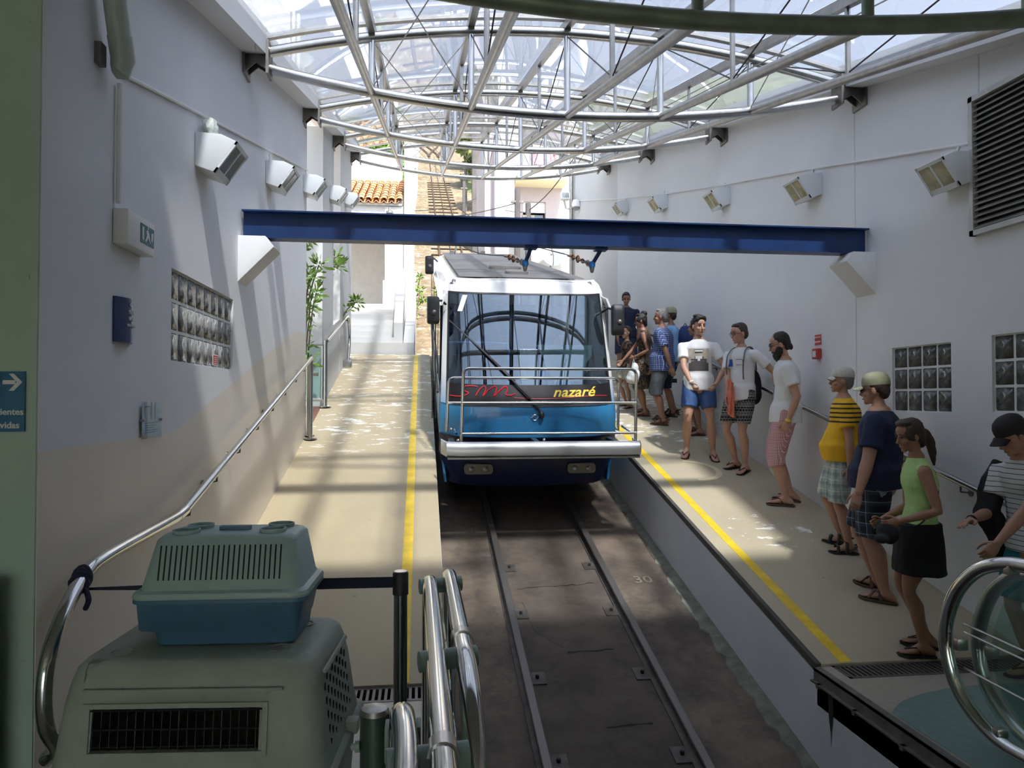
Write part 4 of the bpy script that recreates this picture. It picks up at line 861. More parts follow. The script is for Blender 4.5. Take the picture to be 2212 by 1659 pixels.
for dx in (-.92, .88):
    MB().lathe([(0, 0), (.055, 0), (.05, .02), (.03, .028), (.026, .055), (.012, .065), (0, .066)], cw(dx, 9.50, 2.70), 'z', 14).build('marker_lamp', 'steel_dull', CAR)
mb = MB(); mb.slab(lambda a, b: cw(-1.06 + 2.12 * a, SB, .3 + 2.3 * b), 4, 4, (0, .03, 0)); mb.build('rear_panel', 'car_white', CAR)
# current collector on the roof
t = thing('current_collector', 'small grey current collector frame on the funicular roof', 'current collector', cw(-.28, 17.0, 2.80)); q = lambda x, s, h: cw(-.28 + x, 17.0 + s, 2.80 + h)
for x in (-.28, .28): MB().tube([q(x, -.1, 0), q(x * .8, .05, .36), q(x, .3, 0)], .014, 6).build('leg', 'steel_dull', t)
MB().cyl(q(-.36, .05, .36), q(.36, .05, .36), .02, 8).build('contact_bar', 'steel_dull', t); MB().cyl(q(-.33, 0, .24), q(.33, 0, .24), .014, 8).build('cross_bar', 'steel_dull', t)
for x in (-.36, .36): MB().box(*sum(([c - .05, c + .05] for c in q(x, -.08, .02)), [])).build('foot', 'plate_dark', t)
# interior
mb = MB(); mb.hexa([cw(-1.05, 9.0, .86), cw(1.05, 9.0, .86), cw(1.05, SB, .86), cw(-1.05, SB, .86), cw(-1.05, 9.0, .90), cw(1.05, 9.0, .90), cw(1.05, SB, .90), cw(-1.05, SB, .90)]); mb.build('cabin_floor', 'interior_dark', CAR)
mb = MB(); mb.hexa([cw(-1.0, 11.05, .9), cw(1.0, 11.05, .9), cw(1.0, 11.1, .9), cw(-1.0, 11.1, .9), cw(-1.0, 11.05, 1.5), cw(1.0, 11.05, 1.5), cw(1.0, 11.1, 1.5), cw(-1.0, 11.1, 1.5)]); mb.build('partition', 'interior_dark', CAR)
mb = MB(); mb.hexa([cw(-1.0, 8.98, 1.0), cw(1.0, 8.98, 1.0), cw(1.0, 9.42, 1.0), cw(-1.0, 9.42, 1.0), cw(-1.0, 9.0, 1.34), cw(1.0, 9.0, 1.34), cw(1.0, 9.42, 1.40), cw(-1.0, 9.42, 1.40)]); ds = mb.build('dashboard', 'interior_dark', CAR)
mb = MB(); prof = [(.30, 1.40), (.98, 1.36), (.98, 1.98), (.93, 1.98), (.80, 1.80), (.62, 1.62), (.45, 1.55)]
mb.prism([cw(x * .0 + .18, 9.44, 1.98), cw(.97, 9.44, 1.98), cw(.97, 9.44, 1.88), cw(.84, 9.44, 1.74), cw(.72, 9.44, 1.52), cw(.42, 9.44, 1.52), cw(.34, 9.44, 1.70)], (0, .02, 0)) if False else mb.prism([cw(.15, 9.44, 1.93), cw(.90, 9.44, 1.93), cw(.90, 9.44, 1.80), cw(.78, 9.44, 1.62), cw(.72, 9.44, 1.45), cw(.36, 9.44, 1.45), cw(.30, 9.44, 1.66)], (0, .02, 0))
mb.build('driver_screen', 'console_mint', CAR, smooth=False)
mb = MB(); mb.slab(lambda a, b: cw(-.10 + .22 * a, 9.10 + .07 * b + .012 * math.sin(a * 25), 1.42 + .50 * b), 20, 3, (0, .004, 0)); mb.build('paper_sheet', 'paper', CAR)
mb = MB(); mb.tube(bez([cw(-.98, 9.55, 1.93), cw(-.60, 9.55, 1.93), cw(-.28, 9.55, 1.92), cw(-.20, 9.55, 1.86), cw(-.20, 9.55, 1.40)], 6), .016, 8); mb.build('grab_rail', 'rail_blue', CAR)
mb = MB(); mb.slab(lambda a, b: cw(-.12 + .01 * b + .20 * a * 0 + .03 * a, 9.6 + .35 * a, 1.45 + .85 * b), 2, 2, (.01, 0, 0)); mb.build('glass_divider', 'gate_glass', CAR)
t = thing('person', 'driver in a light blue shirt sitting behind the funicular windscreen', 'person', cw(.55, 9.85, 1.0)); mat('skin_a', (.50, .29, .20), .55); mat('hair_dark', (.025, .018, .014), .6)
mb = MB(); o = cw(.55, 9.9, 1.1)
E_ = lambda z, a, b, dy=0: [o + Vector((a * math.cos(q), dy + b * math.sin(q), z)) for q in [2 * math.pi * k / 16 for k in range(16)]]
mb.loft([E_(0, .17, .13), E_(.2, .16, .12), E_(.42, .20, .12), E_(.52, .22, .11), E_(.60, .12, .08), E_(.63, .06, .06)])
for s in (-1, 1): mb.tube([o + Vector((s * .20, 0, .50)), o + Vector((s * .26, -.10, .26)), o + Vector((s * .18, -.34, .24))], [.065, .05, .035], 10)
mb.build('shirt', 'shirt_lightblue', t); mb = MB(); mb.loft([E_(.60, .05, .055), E_(.68, .055, .06), E_(.70, .06, .085, -.015), E_(.80, .075, .095, -.015), E_(.87, .065, .085), E_(.90, .03, .04)])
for s in (-1, 1): mb.ball(o + Vector((s * .17, -.38, .23)), (.035, .055, .03), 10)
mb.build('body', 'skin_a', t); mb = MB(); mb.ball(o + Vector((0, .015, .845)), (.08, .095, .075), 14); mb.build('hair', 'hair_dark', t)
for (x, s0) in ((-.62, 11.6), (.62, 11.6), (-.62, 12.9), (.62, 12.9), (-.62, 14.4), (.62, 14.4)):
    mb = MB(); mb.hexa([cw(x - .4, s0, 1.28), cw(x + .4, s0, 1.28), cw(x + .4, s0 + .45, 1.2), cw(x - .4, s0 + .45, 1.2), cw(x - .4, s0, 1.36), cw(x + .4, s0, 1.36), cw(x + .4, s0 + .45, 1.28), cw(x - .4, s0 + .45, 1.28)])
    mb.hexa([cw(x - .4, s0 + .4, 1.2), cw(x + .4, s0 + .4, 1.2), cw(x + .4, s0 + .48, 1.2), cw(x - .4, s0 + .48, 1.2), cw(x - .4, s0 + .5, 1.85), cw(x + .4, s0 + .5, 1.85), cw(x + .4, s0 + .58, 1.85), cw(x - .4, s0 + .58, 1.85)]); mb.build('seat', 'seat_blue', CAR, bevel=.02)
# wiper
wp = MB(); wp.tube([front(.10, 1.21, .03), front(-.05, 1.42, .05), front(-.52, 1.90, .05)], [.016, .014, .010], 8); wi = wp.build('wiper_arm', 'rubber_black', CAR)
MB().tube([front(-.95 + .025, 2.26, .03), front(-.52, 1.90, .035), front(-.18, 1.58, .035)], [.008, .014, .008], 6).build('wiper_blade', 'rubber_black', wi)
MB().ball(front(.10, 1.19, .03), (.035, .03, .05), 10).build('wiper_boss', 'rubber_black', wi)
# mirrors
def mirror(x, s, h, w, hh, nm):
    o = cw(x, s, h); mb = MB(); mb.loft([[o + Vector((p.x, d, p.y)) for p in rrect(w * k, hh * k, 0, min(w, hh) * k * .45, 4)] for d, k in ((-.05, .55), (-.04, .85), (-.01, 1), (.05, 1), (.06, .9))]); m_ = mb.build('mirror', 'rubber_black', CAR)
    mb = MB(); mb.ball(o + Vector((.01, -.05, -.03)), (w * .42, .03, w * .42), 10); mb.build('mirror_boss', 'plate_dark', m_)
    sg = 1 if x < 0 else -1
    mb = MB(); mb.tube([o + Vector((0, .0, hh * .6)), o + Vector((sg * .10, .10, hh * .8)), o + Vector((sg * .16, .2, hh * .6))], .016, 6); mb.build('mirror_arm', 'rubber_black', m_)
mirror(-1.19, 9.12, 2.40, .078, .170, 0); mirror(1.165, 9.12, 2.31, .080, .20, 0); mirror(-1.18, 14.6, 2.66, .085, .18, 0)
for x in (-1.20, -1.16): MB().cyl(cw(x, 9.15, 1.05), cw(x, 9.15, 2.35), .008, 6).build('mirror_bar', 'rubber_black', CAR)
# front platform: bumper, basket rails
FB = thing('bumper_rack', 'silver bumper with chrome basket rails on the funicular front', 'bumper', cw(0, 8.3, .95)) if False else CAR
prof = [(7.99, .93), (7.962, .955), (7.955, 1.01), (7.965, 1.06), (7.985, 1.083), (8.02, 1.088), (8.02, .93)]
mb = MB(); mb.loft([[cw(x, s + dd, h) for s, h in prof] for x, dd in ((-1.12, .14), (-1.06, .02), (-.9, 0), (0, 0), (.9, 0), (1.10, 0), (1.12, .03))]); bu = mb.build('bumper', 'bumper_silver', CAR)
mb = MB(); mb.loft([[cw(x, s, h) for s, h in ((7.968, .912), (7.968, .931), (8.02, .931), (8.02, .912))] for x in (-1.05, 1.10)]); mb.build('bumper_lip', 'steel_dull', bu)
for x0, x1 in ((-1.02, -.03), (.05, 1.0)):
    mb = MB(); mb.hexa([cw(x0, 8.05, .98), cw(x1, 8.05, .98), cw(x1, 8.82, .82), cw(x0, 8.82, .82), cw(x0, 8.05, 1.015), cw(x1, 8.05, 1.015), cw(x1, 8.82, .855), cw(x0, 8.82, .855)]); mb.build('step_board', 'car_navy', CAR, smooth=False)
for x in (-.98, .01, .96):
    mb = MB(); mb.hexa([cw(x - .03, 8.03, .97), cw(x + .03, 8.03, .97), cw(x + .03, 8.85, .80), cw(x - .03, 8.85, .80), cw(x - .03, 8.03, 1.04), cw(x + .03, 8.03, 1.04), cw(x + .03, 8.85, .89), cw(x - .03, 8.85, .89)]); mb.build('support_arm', 'steel_dull', CAR, smooth=False)
def hoop(s, xl, xr, hb, ht, hm, base, nm):
    r = .018; k = .055
    pts = [cw(xl - .02, s + .02, hb), cw(xl, s, ht - k), cw(xl + k * .3, s, ht - k * .3), cw(xl + k, s, ht), cw(xr - k, s, ht), cw(xr - k * .3, s, ht - k * .3), cw(xr, s, ht - k), cw(xr - .005, s + .02, hb)]
    o = MB().tube(pts, r, 12).build(nm, 'chrome', CAR)
    for h in hm: MB().cyl(cw(xl - .01, s, h), cw(xr, s, h), .015, 12).build('basket_bar', 'chrome', o)
    for x in base: MB().cyl(cw(x, s + .02, 1.10), cw(x, s + .01, hb + .02), .016, 10).build('basket_post', 'chrome', o)
hoop(8.06, -.875, 1.085, 1.06, 1.885, (1.505, 1.165), (-.93, .03, 1.055), 'basket_hoop')
hoop(8.50, -1.02, 1.00, 1.06, 1.69, (1.40,), (-.99, .98), 'basket_hoop')
for x in (-.95, 1.04): MB().cyl(cw(x, 8.06, 1.165), cw(x, 8.50, 1.12), .013, 8).build('basket_bar', 'chrome', CAR)
# headlamps
for s in (-1, 1):
    cx_ = s * .64 + (-.0); sp, _ = fp(.50)
    mb = MB(); mb.loft([[cw(cx_ + p.x, sp + .03 + d + .0, .49 + p.y) for p in rrect(.175, .06, 0, .04, 4)] for d in (-.05, .0)]); lp = mb.build('lamp_plate', 'lamp_plate', CAR)
    for dx in (-.085, .085):
        MB().lathe([(0, -.02), (.02, -.018), (.036, -.006), (.04, .01), (0, .01)], cw(cx_ + dx, sp - .025, .49), 'y', 16).build('headlamp', 'headlamp', lp)
# underframe and wheels
mb = MB(); mb.hexa([cw(-.85, 9.15, .22), cw(.85, 9.15, .22), cw(.85, SB - .2, .22), cw(-.85, SB - .2, .22), cw(-.85, 9.15, .86), cw(.85, 9.15, .86), cw(.85, SB - .2, .86), cw(-.85, SB - .2, .86)]); mb.build('underframe', 'rubber_black', CAR, smooth=False)
for s0 in (10.4, 16.2):
    for s in (-1, 1): MB().lathe([(0, -.05), (.27, -.05), (.25, .03), (.29, .04), (.29, .055), (0, .055)], cw(s * .525, s0, .262), 'x', 24).build('wheel', 'rail_steel', CAR)
    MB().cyl(cw(-.5, s0, .26), cw(.5, s0, .26), .05, 12).build('axle', 'rail_steel', CAR)
# ================================================================== outdoors: track up the hill, houses, plants
mat('sandstone', (.55, .43, .26), .85)
def stone_mat():
    m, N, L, P = new_mat('stone_bed'); v, s = obj_xyz(N, L)
    mp = N.new('ShaderNodeMapping'); mp.inputs['Scale'].default_value = (1.2, .8, 1); L.new(v, mp.inputs[0])
    a = noise_n(N, L, mp.outputs[0], 1.4, 6, .7, .40, .60); c = mixc(N, L, a, (.125, .09, .052), (.20, .16, .105))
    b_ = noise_n(N, L, mp.outputs[0], 3.0, 5, .75, .56, .60); c = mixc(N, L, b_, c, (.33, .30, .24)); g = noise_n(N, L, v, .7, 5, .7, .56, .66); c = mixc(N, L, math_n(N, L, 'MULTIPLY', g, .5), c, (.25, .27, .13))
    L.new(c, P.inputs['Base Color']); P.inputs['Roughness'].default_value = .9
    b = N.new('ShaderNodeBump'); b.inputs['Strength'].default_value = .6; b.inputs['Distance'].default_value = .05; L.new(a, b.inputs['Height']); L.new(b.outputs[0], P.inputs['Normal']); MATS['stone_bed'] = m
stone_mat()
mat('ground_pale', (.52, .47, .40), .9, var=.15, scale=.6); mat('hill_green', (.13, .16, .06), .9, var=.45, scale=.35, bump=.6, bscale=3)
mat('pink_wall', (.43, .375, .385), .8, var=.05, scale=1); mat('concrete_post', (.11, .10, .10), .85, var=.15, scale=2); mat('render_grey', (.56, .53, .50), .8, var=.05)
def hill_z(y):    # top of rail beyond the station
    if y < 17: return rail_z(y)
    z = rail_z(17); k = y - 17
    return z + (.237 * k + .5 * (.42 - .237) / 9 * k * k if k < 9 else .237 * 9 + .5 * (.42 - .237) * 9 + .42 * (k - 9))
ysf = [16.3, 17, 19, 21, 23, 25, 28, 32, 38, 46, 56, 68, 82, 98, 110, 125]
mb = MB(); mb.grid(lambda a, b: (-.35 + 6.5 * a + (.06 * math.sin(40 * b)), ysf[int(round(b * 15))], hill_z(ysf[int(round(b * 15))]) - .10 + (.0 if a < .6 else .0)), 8, 15); struct('ground_track_slope', mb, 'stone_bed')
t = thing('railway_track', 'rusty rails climbing the hill behind the funicular to the passing loop', 'track', (CX, 20, hill_z(20))); mat('rust_rail', (.075, .045, .03), .7, .3)
yl = ysf[:13]; split = 92
for s in (-1, 1): rail_sweep(lambda y: CX + s * .525, yl, hill_z).build('rail', 'rust_rail', t, smooth=False)
for s in (-1, 1):
    for q in (-1, 1):
        pp = [(CX + q * .525 + s * 1.5 * math.sin(math.pi * (y - 82) / 43) ** 2 * (1 if True else 0), y, hill_z(y)) for y in (82, 86, 90, 94, 98, 103, 108, 113, 118, 123)]
        mb = MB(); mb.tube(pp, .12, 4); mb.build('loop_rail', 'rust_rail', t)
MB().tube([(CX, y, hill_z(y) - .02) for y in yl], .02, 5).build('haul_cable', 'rust_rail', t)
slp = MB().box(-.9, .9, -.1, .1, -.12, -.08).mesh('sleeper'); slp.materials.append(mat('sleeper_brown', (.10, .068, .042), .9))
y = 19.0
while y < 60:
    o = bpy.data.objects.new('sleeper', slp); COL.objects.link(o); o.location = (CX, y, hill_z(y) + .03); adopt(o, t); y += 1.3
# hillsides
mb = MB(); mb.grid(lambda a, b: (3.3 + 60 * a, 30 + 110 * b, hill_z(30 + 110 * b) - .2 + 14 * a + 1.5 * noise.noise(Vector((a * 6, b * 9, 1)))), 16, 24); struct('ground_hill_right', mb, 'hill_green')
mb = MB(); mb.grid(lambda a, b: (-1.2 - 60 * a, 34 + 106 * b, hill_z(34 + 106 * b) + .3 + 4 * a + 1.5 * noise.noise(Vector((a * 6, b * 9, 4)))), 16, 24); struct('ground_hill_left', mb, 'hill_green')
mb = MB(); mb.box(-60, 60, -60, YB - .2, -.6, -.05); mb.box(-60, -5.2, YB - .2, 60, -.6, -.05); mb.box(XR + .3, 60, YB - .2, 40, -.6, -.02); struct('ground', mb, 'ground_pale', smooth=False)
# leaves: clumps as one mesh per plant
mat('leaf_green', (.17, .30, .05), .5, var=.45, scale=4); mat('leaf_dark', (.05, .085, .03), .6, var=.4, scale=4); mat('leaf_olive', (.17, .19, .07), .7, var=.4, scale=1.2); mat('stem_brown', (.14, .10, .06), .8)
def leaf_burst(mb, c, r, n, ll, rng, wid=.18, droop=.0):
    for k in range(n):
        d = Vector((rng.uniform(-1, 1), rng.uniform(-1, 1), rng.uniform(-.6, 1))).normalized(); p = Vector(c) + d * r * rng.uniform(.1, .8); side = d.cross(Vector((rng.uniform(-1, 1), rng.uniform(-1, 1), rng.uniform(-1, 1)))).normalized() * ll * wid; d2 = d * ll * rng.uniform(.7, 1.2) - Vector((0, 0, droop * ll))
        mb.add([p - side * .2, p + d2 * .5 - side, p + d2, p + d2 * .5 + side, p + side * .2], [(0, 1, 2, 3, 4)])
def shrub(label, stems, mleaf='leaf_green', ll=.13, n=26, name='shrub', cat='shrub', group=None):
    rng = random.Random(len(label) * 7); t = thing(name, label, cat, stems[0][0], group)
    ms = MB(); ml = MB()
    for st in stems:
        ms.tube(bez(st, 4), .012, 5)
        pts = bez(st, 4)
        for p in pts[3:]: leaf_burst(ml, p, .09, n // 5, ll * .85, rng)
        leaf_burst(ml, pts[-1], .16, n, ll, rng)
    ms.build('stem', 'stem_brown', t); o = ml.build('foliage', mleaf, t, smooth=False); o['kind'] = 'stuff'
shrub('leafy oleander shrub growing beside the end of the left wall', [[(-1.75, 11.2, .9), (-1.68, 10.9, 2.2), (-1.58, 10.7, 3.1)], [(-1.8, 11.3, .9), (-1.75, 11.0, 2.6), (-1.60, 10.8, 3.55)], [(-1.8, 11.1, .9), (-1.8, 10.8, 3.0), (-1.62, 10.6, 4.05)], [(-1.75, 11.3, 1.6), (-1.65, 11.25, 2.9), (-1.55, 11.1, 3.35)], [(-1.75, 11.2, 1.6), (-1.68, 11.1, 3.1), (-1.50, 11.0, 3.75)], [(-1.8, 11.0, 1.2), (-1.7, 10.8, 1.9), (-1.6, 10.7, 2.3)]])
shrub('green branches reaching out between the two white pillars', [[(-1.95, 13.6, 2.2), (-1.75, 13.5, 3.8), (-1.55, 13.5, 4.35)], [(-1.95, 13.5, 2.6), (-1.75, 13.5, 4.0), (-1.48, 13.4, 4.15)], [(-1.9, 13.5, 2.6), (-1.7, 13.6, 4.5), (-1.30, 13.5, 4.75)]], n=26)
shrub('small sprig of leaves over the parapet by the stairs', [[(-1.6, 14.6, 3.0), (-1.5, 14.6, 3.45), (-1.28, 14.8, 3.72)]], n=34)
shrub('trailing weeds on the stone slope left of the track', [[(-.3, 22.5, 3.8), (-.15, 22.6, 4.4), (-.05, 22.6, 5.1)], [(-.3, 23.2, 4.0), (-.2, 23.2, 4.9), (-.05, 23.2, 5.6)], [(-.3, 24, 4.5), (-.1, 24, 4.8), (.05, 24, 5.0)]], n=30)
def tree(label, c, rad, n, ml, seed, group='trees and bushes on the hillside'):
    rng = random.Random(seed); t = thing('hillside_bush', label, 'bush', (c[0], c[1], c[2] - rad[2]), group)
    MB().tube([(c[0], c[1], c[2] - rad[2] * 1.3), (c[0], c[1], c[2])], rad[0] * .06, 6).build('trunk', 'stem_brown', t)
    mb = MB()
    for k in range(n):
        d = Vector((rng.gauss(0, 1), rng.gauss(0, 1), rng.gauss(0, 1))).normalized() * rng.uniform(.55, 1); p = Vector(c) + Vector((d.x * rad[0], d.y * rad[1], d.z * rad[2])); leaf_burst(mb, p, .3, 4, .45 * rad[0] / 2 + .15, rng, .35)
    o = mb.build('crown', ml, t, smooth=False); o['kind'] = 'stuff'
trees = [((4.3, 46, 17.3), (1.5, 2.5, 2.6), 'leaf_olive', 'olive green bush beside the rails just left of the grey column'), ((4.6, 56, 22.6), (1.8, 3, 3.4), 'leaf_olive', 'dry olive tree higher up right of the rails'), ((3.9, 38, 12.6), (.9, 2, 1.7), 'leaf_green', 'bright green bush low on the slope behind the poles'), ((5.4, 70, 29), (2.4, 4, 4.5), 'leaf_olive', 'large dry tree beside the passing loop'), ((-2.3, 62, 23), (1.6, 3, 3.2), 'leaf_green', 'green bush left of the far rails'), ((-2.6, 46, 15.5), (1.5, 2.5, 2.6), 'leaf_green', 'green bush along the left edge of the slope')]
for k, (c, r, m_, lab) in enumerate(trees): tree(lab, c, r, 420, m_, k + 3)
# ------------------------------------------------------------------ white stairs and tiled house on the left
t = thing('stairs', 'white outdoor steps climbing to the tiled house', 'stairs', (-1.2, 16.6, 2.6))
mb = MB(); mb.box(-1.62, -.30, 16.2, 16.75, 2.0, 3.0); mb.build('landing', 'outside_white', t, smooth=False)
for k in range(7):
    mb = MB(); mb.box(-2.0, -.62, 16.75 + .31 * k, 22.6 if k == 6 else 20.0, 3.0 + .165 * k - .02, 3.0 + .165 * (k + 1)); mb.build('step', 'outside_white', t, smooth=False)
mb = MB(); mb.prism([(-.62, 16.75, 2.4), (-.62, 20.0, 2.4), (-.62, 20, 5.2), (-.62, 19.4, 5.2), (-.62, 16.75, 3.5)], (.20, 0, 0)); struct('wall_stairs', mb, 'outside_white', smooth=False)
t = thing('house', 'white house with terracotta tiled porch roof above the stairs', 'house', (-1.3, 20.5, 3.9))
mb = MB(); mb.box(-4.2, -.5, 22.5, 22.8, 3.5, 8.0); mb.build('porch_wall', 'render_grey', t, smooth=False)
mb = MB(); mb.box(-.98, -.50, 19.9, 20.35, 3.4, 6.95); mb.build('porch_pillar', 'outside_white', t, smooth=False)
mb = MB(); mb.box(-1.03, -.45, 19.85, 20.4, 3.4, 4.95); mb.build('pillar_plinth', 'outside_white', t, smooth=False)
mb = MB(); mb.box(-4.2, -.50, 19.95, 20.15, 6.62, 6.98); mb.build('porch_lintel', 'outside_white', t, smooth=False)
mb = MB(); mb.box(-4.2, -.6, 22.9, 23.3, 6, 9.4); mb.build('back_wall', 'outside_white', t, smooth=False)
mb = MB(); mb.box(-.48, -.22, 20.2, 23.0, 3.2, 9.4); mb.build('side_wall', 'outside_white', t, smooth=False)
mb = MB(); mb.hexa([(-4.2, 19.85, 6.98), (-.52, 19.85, 6.98), (-.52, 22.95, 8.42), (-4.2, 22.95, 8.42), (-4.2, 19.85, 7.04), (-.52, 19.85, 7.04), (-.52, 22.95, 8.48), (-4.2, 22.95, 8.48)]); rf = mb.build('roof', 'render_grey', t, smooth=False)
mat('tile_a', (.56, .25, .10), .8, var=.3, scale=9); mat('tile_b', (.63, .33, .15), .8, var=.3, scale=9); mat('tile_c', (.42, .24, .13), .85, var=.35, scale=9)
def tile_mesh(r0, r1, L_, up, m_):
    rings = []
    for y, r in ((0, r0), (L_, r1)):
        o_ = [(r * math.cos(a) , y, up * r * math.sin(a) * .75) for a in [math.pi * k / 6 for k in range(7)]]; i_ = [(.84 * x, y, z * .8 - .002 * up) for x, _, z in reversed(o_)]; rings.append(o_ + i_)
    me = MB().loft(rings).mesh('tile'); me.materials.append(MATS[m_]); me.shade_smooth(); return me
tl = [tile_mesh(.095, .075, .50, 1, m_) for m_ in ('tile_a', 'tile_b', 'tile_c')]; tp = [tile_mesh(.10, .10, .50, -1, m_) for m_ in ('tile_a', 'tile_c')]
rng = random.Random(2); sl_ = math.atan2(8.45 - 7.01, 3.1)
for i in range(17):
    for j in range(8):
        for kind in (0, 1):
            me = rng.choice(tl) if kind == 0 else rng.choice(tp); o = bpy.data.objects.new('tile', me); COL.objects.link(o)
            o.location = (-.60 - i * .205 - (.1 if kind else 0), 19.78 + j * .405 * math.cos(sl_), 7.09 + j * .405 * math.sin(sl_) - (.02 if kind else 0) + .015); o.rotation_euler = (sl_ - .03, 0, rng.uniform(-.02, .02))
            o.parent = rf
tag(MB().box(-.42, -.2, 16.75, 24, 2.2, 3.3 + .0).build('low_wall', 'outside_white', smooth=False), 'low white wall between the stairs and the stone track bed', 'low wall') if False else None
mb = MB(); mb.hexa([(-.40, 16.35, 2.1), (-.16, 16.35, 2.1), (-.16, 26, 4.4), (-.40, 26, 4.4), (-.40, 16.35, 3.02), (-.16, 16.35, 3.02), (-.16, 26, 6.2), (-.40, 26, 6.2)]); struct('wall_track_left', mb, 'outside_white', smooth=False)
tag(MB().lathe([(0, 0), (.10, 0), (.10, .05), (.03, .09), (.03, .16), (0, .16)], (-.85, 19.8, 6.75), 'z', 12).build('porch_lamp', 'steel_dull'), 'small round lamp under the tiled porch roof', 'lamp')
# pale neighbour house far left behind the pillars
t = thing('house', 'white neighbour wall with drainpipes glimpsed left of the pillars', 'house', (-3.5, 17, 3))
mb = MB(); mb.box(-3.2, -2.35, 13.4, 19.5, .8, 9.0); mb.build('wall', 'outside_white', t, smooth=False)
for x in (-2.33, -2.31): MB().cyl((x, 13.6 + (x + 2.33) * 20, 1), (x, 13.6 + (x + 2.33) * 20, 9), .04, 8).build('drain_pipe', 'white_plastic', t)
mb = MB(); mb.box(-3.6, -2.3, 12.2, 13.4, 5.0, 5.1); mb.build('eave', 'tile_b', t)
# ------------------------------------------------------------------ pale pink house on the right
t = thing('house', 'pale pink house with balcony and half shut roller blind', 'house', (4, 26, 6))
PY = 26.0; px_m = 26.0 / 1580
def PX(x): return (x - 910) * 26.25 / 1580
def PZ(y): return 1.79 + (860 - y) * 26.25 / 1580
mb = MB(); mb.box(PX(1045), PX(1128), PY, PY + 4, 3, PZ(280)); mb.box(PX(1178), PX(1300), PY, PY + 4, 3, PZ(280)); mb.box(PX(1128), PX(1178), PY, PY + 4, 3, PZ(478)); mb.box(PX(1128), PX(1178), PY, PY + 4, PZ(433), PZ(280)); mb.build('wall', 'pink_wall', t, smooth=False)
mb = MB(); mb.box(PX(1065), PX(1106), PY - .5, PY, 3, PZ(300)); mb.build('wall_pier', 'outside_white', t, smooth=False)
mb = MB(); mb.box(PX(1128), PX(1178), PY + .12, PY + .2, PZ(455), PZ(433)); bl = mb.build('roller_blind', 'white_plastic', t, smooth=False)
for k in range(5): mb = MB(); mb.box(PX(1128), PX(1178), PY + .10, PY + .12, PZ(433) - .06 * k - .055, PZ(433) - .06 * k - .01); mb.build('slat', 'white_plastic', bl)
mb = MB(); mb.box(PX(1128), PX(1178), PY + .3, PY + .32, PZ(480), PZ(450)); mb.build('pane', 'side_glass', t)
mb = MB(); mb.box(PX(1128), PX(1178), PY + .9, PY + 1.0, PZ(480), PZ(430)); mb.build('dark_room', 'pit_black', t)
mat('cream_slab', (.74, .66, .42), .8); mb = MB(); mb.box(PX(1108), PX(1215), PY - 1.0, PY, PZ(402), PZ(388)); bc = mb.build('balcony', 'cream_slab', t, smooth=False)
for k in range(14):
    x = PX(1112) + k * (PX(1212) - PX(1112)) / 13; MB().cyl((x, PY - .95, PZ(388)), (x, PY - .95, PZ(340)), .015, 5).build('baluster', 'steel_dull', bc)
MB().cyl((PX(1110), PY - .95, PZ(340)), (PX(1214), PY - .95, PZ(340)), .025, 6).build('balcony_rail', 'steel_dull', bc)
mat('laundry', (.55, .30, .38), .9, var=.7, scale=5); mb = MB(); mb.slab(lambda a, b: (PX(1135) + (PX(1195) - PX(1135)) * a, PY - 1.0 + .05 * math.sin(a * 18), PZ(342) - (PZ(342) - PZ(378)) * b), 16, 4, (0, .02, 0)); tag(mb.build('laundry', 'laundry'), 'pink and white laundry hanging over the balcony rail', 'laundry')
mb = MB(); mb.box(2.35, 2.88, 34.0, 34.5, 7.5, 14.6); tag(mb.build('concrete_column', 'concrete_post', smooth=False), 'tall grey concrete column left of the pink house', 'column')
# white block behind the end of the right wall
mb = MB(); mb.box(2.95, 7.0, 21.6, 24.7, 2, 6.9); tag(mb.build('white_annex', 'outside_white', smooth=False), 'bright white annex wall carrying the satellite dish', 'building')
# downpipe with cameras
t = thing('camera_pole', 'grey upright pipe at the far end of the right wall', 'pole', (XR - .06, 19.9, zr(19.9))); MB().cyl((XR - .06, 19.9, zr(19.9)), (XR - .06, 19.9, 8.6), .055, 10).build('pipe', 'steel_dull', t)
t = thing('security_camera', 'box shaped security camera on the far upright pipe', 'camera', (XR - .2, 19.8, 7.2)); mb = MB(); mb.box(XR - .42, XR - .18, 19.5, 19.75, 7.22, 7.42); mb.build('housing', 'white_plastic', t, bevel=.03); mb = MB(); mb.box(XR - .40, XR - .20, 19.49, 19.5, 7.25, 7.39); mb.build('lens_window', 'side_glass', t); MB().tube([(XR - .3, 19.7, 7.22), (XR - .24, 19.8, 7.05), (XR - .06, 19.88, 7.05)], .03, 6).build('bracket', 'white_plastic', t)
t = thing('security_camera', 'dome shaped security camera hanging beside the far pipe', 'camera', (XR + .0, 19.0, 7.0)); MB().tube(bez([(XR - .06, 19.84, 7.12), (XR - .03, 19.5, 7.2), (XR - .06, 19.2, 7.1)], 5), .02, 6).build('bracket', 'steel_dull', t); MB().lathe([(0, -.02), (.09, -.05), (.12, -.15), (.12, -.24), (0, -.26)], (XR - .07, 19.2, 7.16), 'z', 14).build('housing', 'white_plastic', t); MB().ball((XR - .07, 19.2, 6.90), (.09, .09, .08), 12).build('dome', 'side_glass', t)
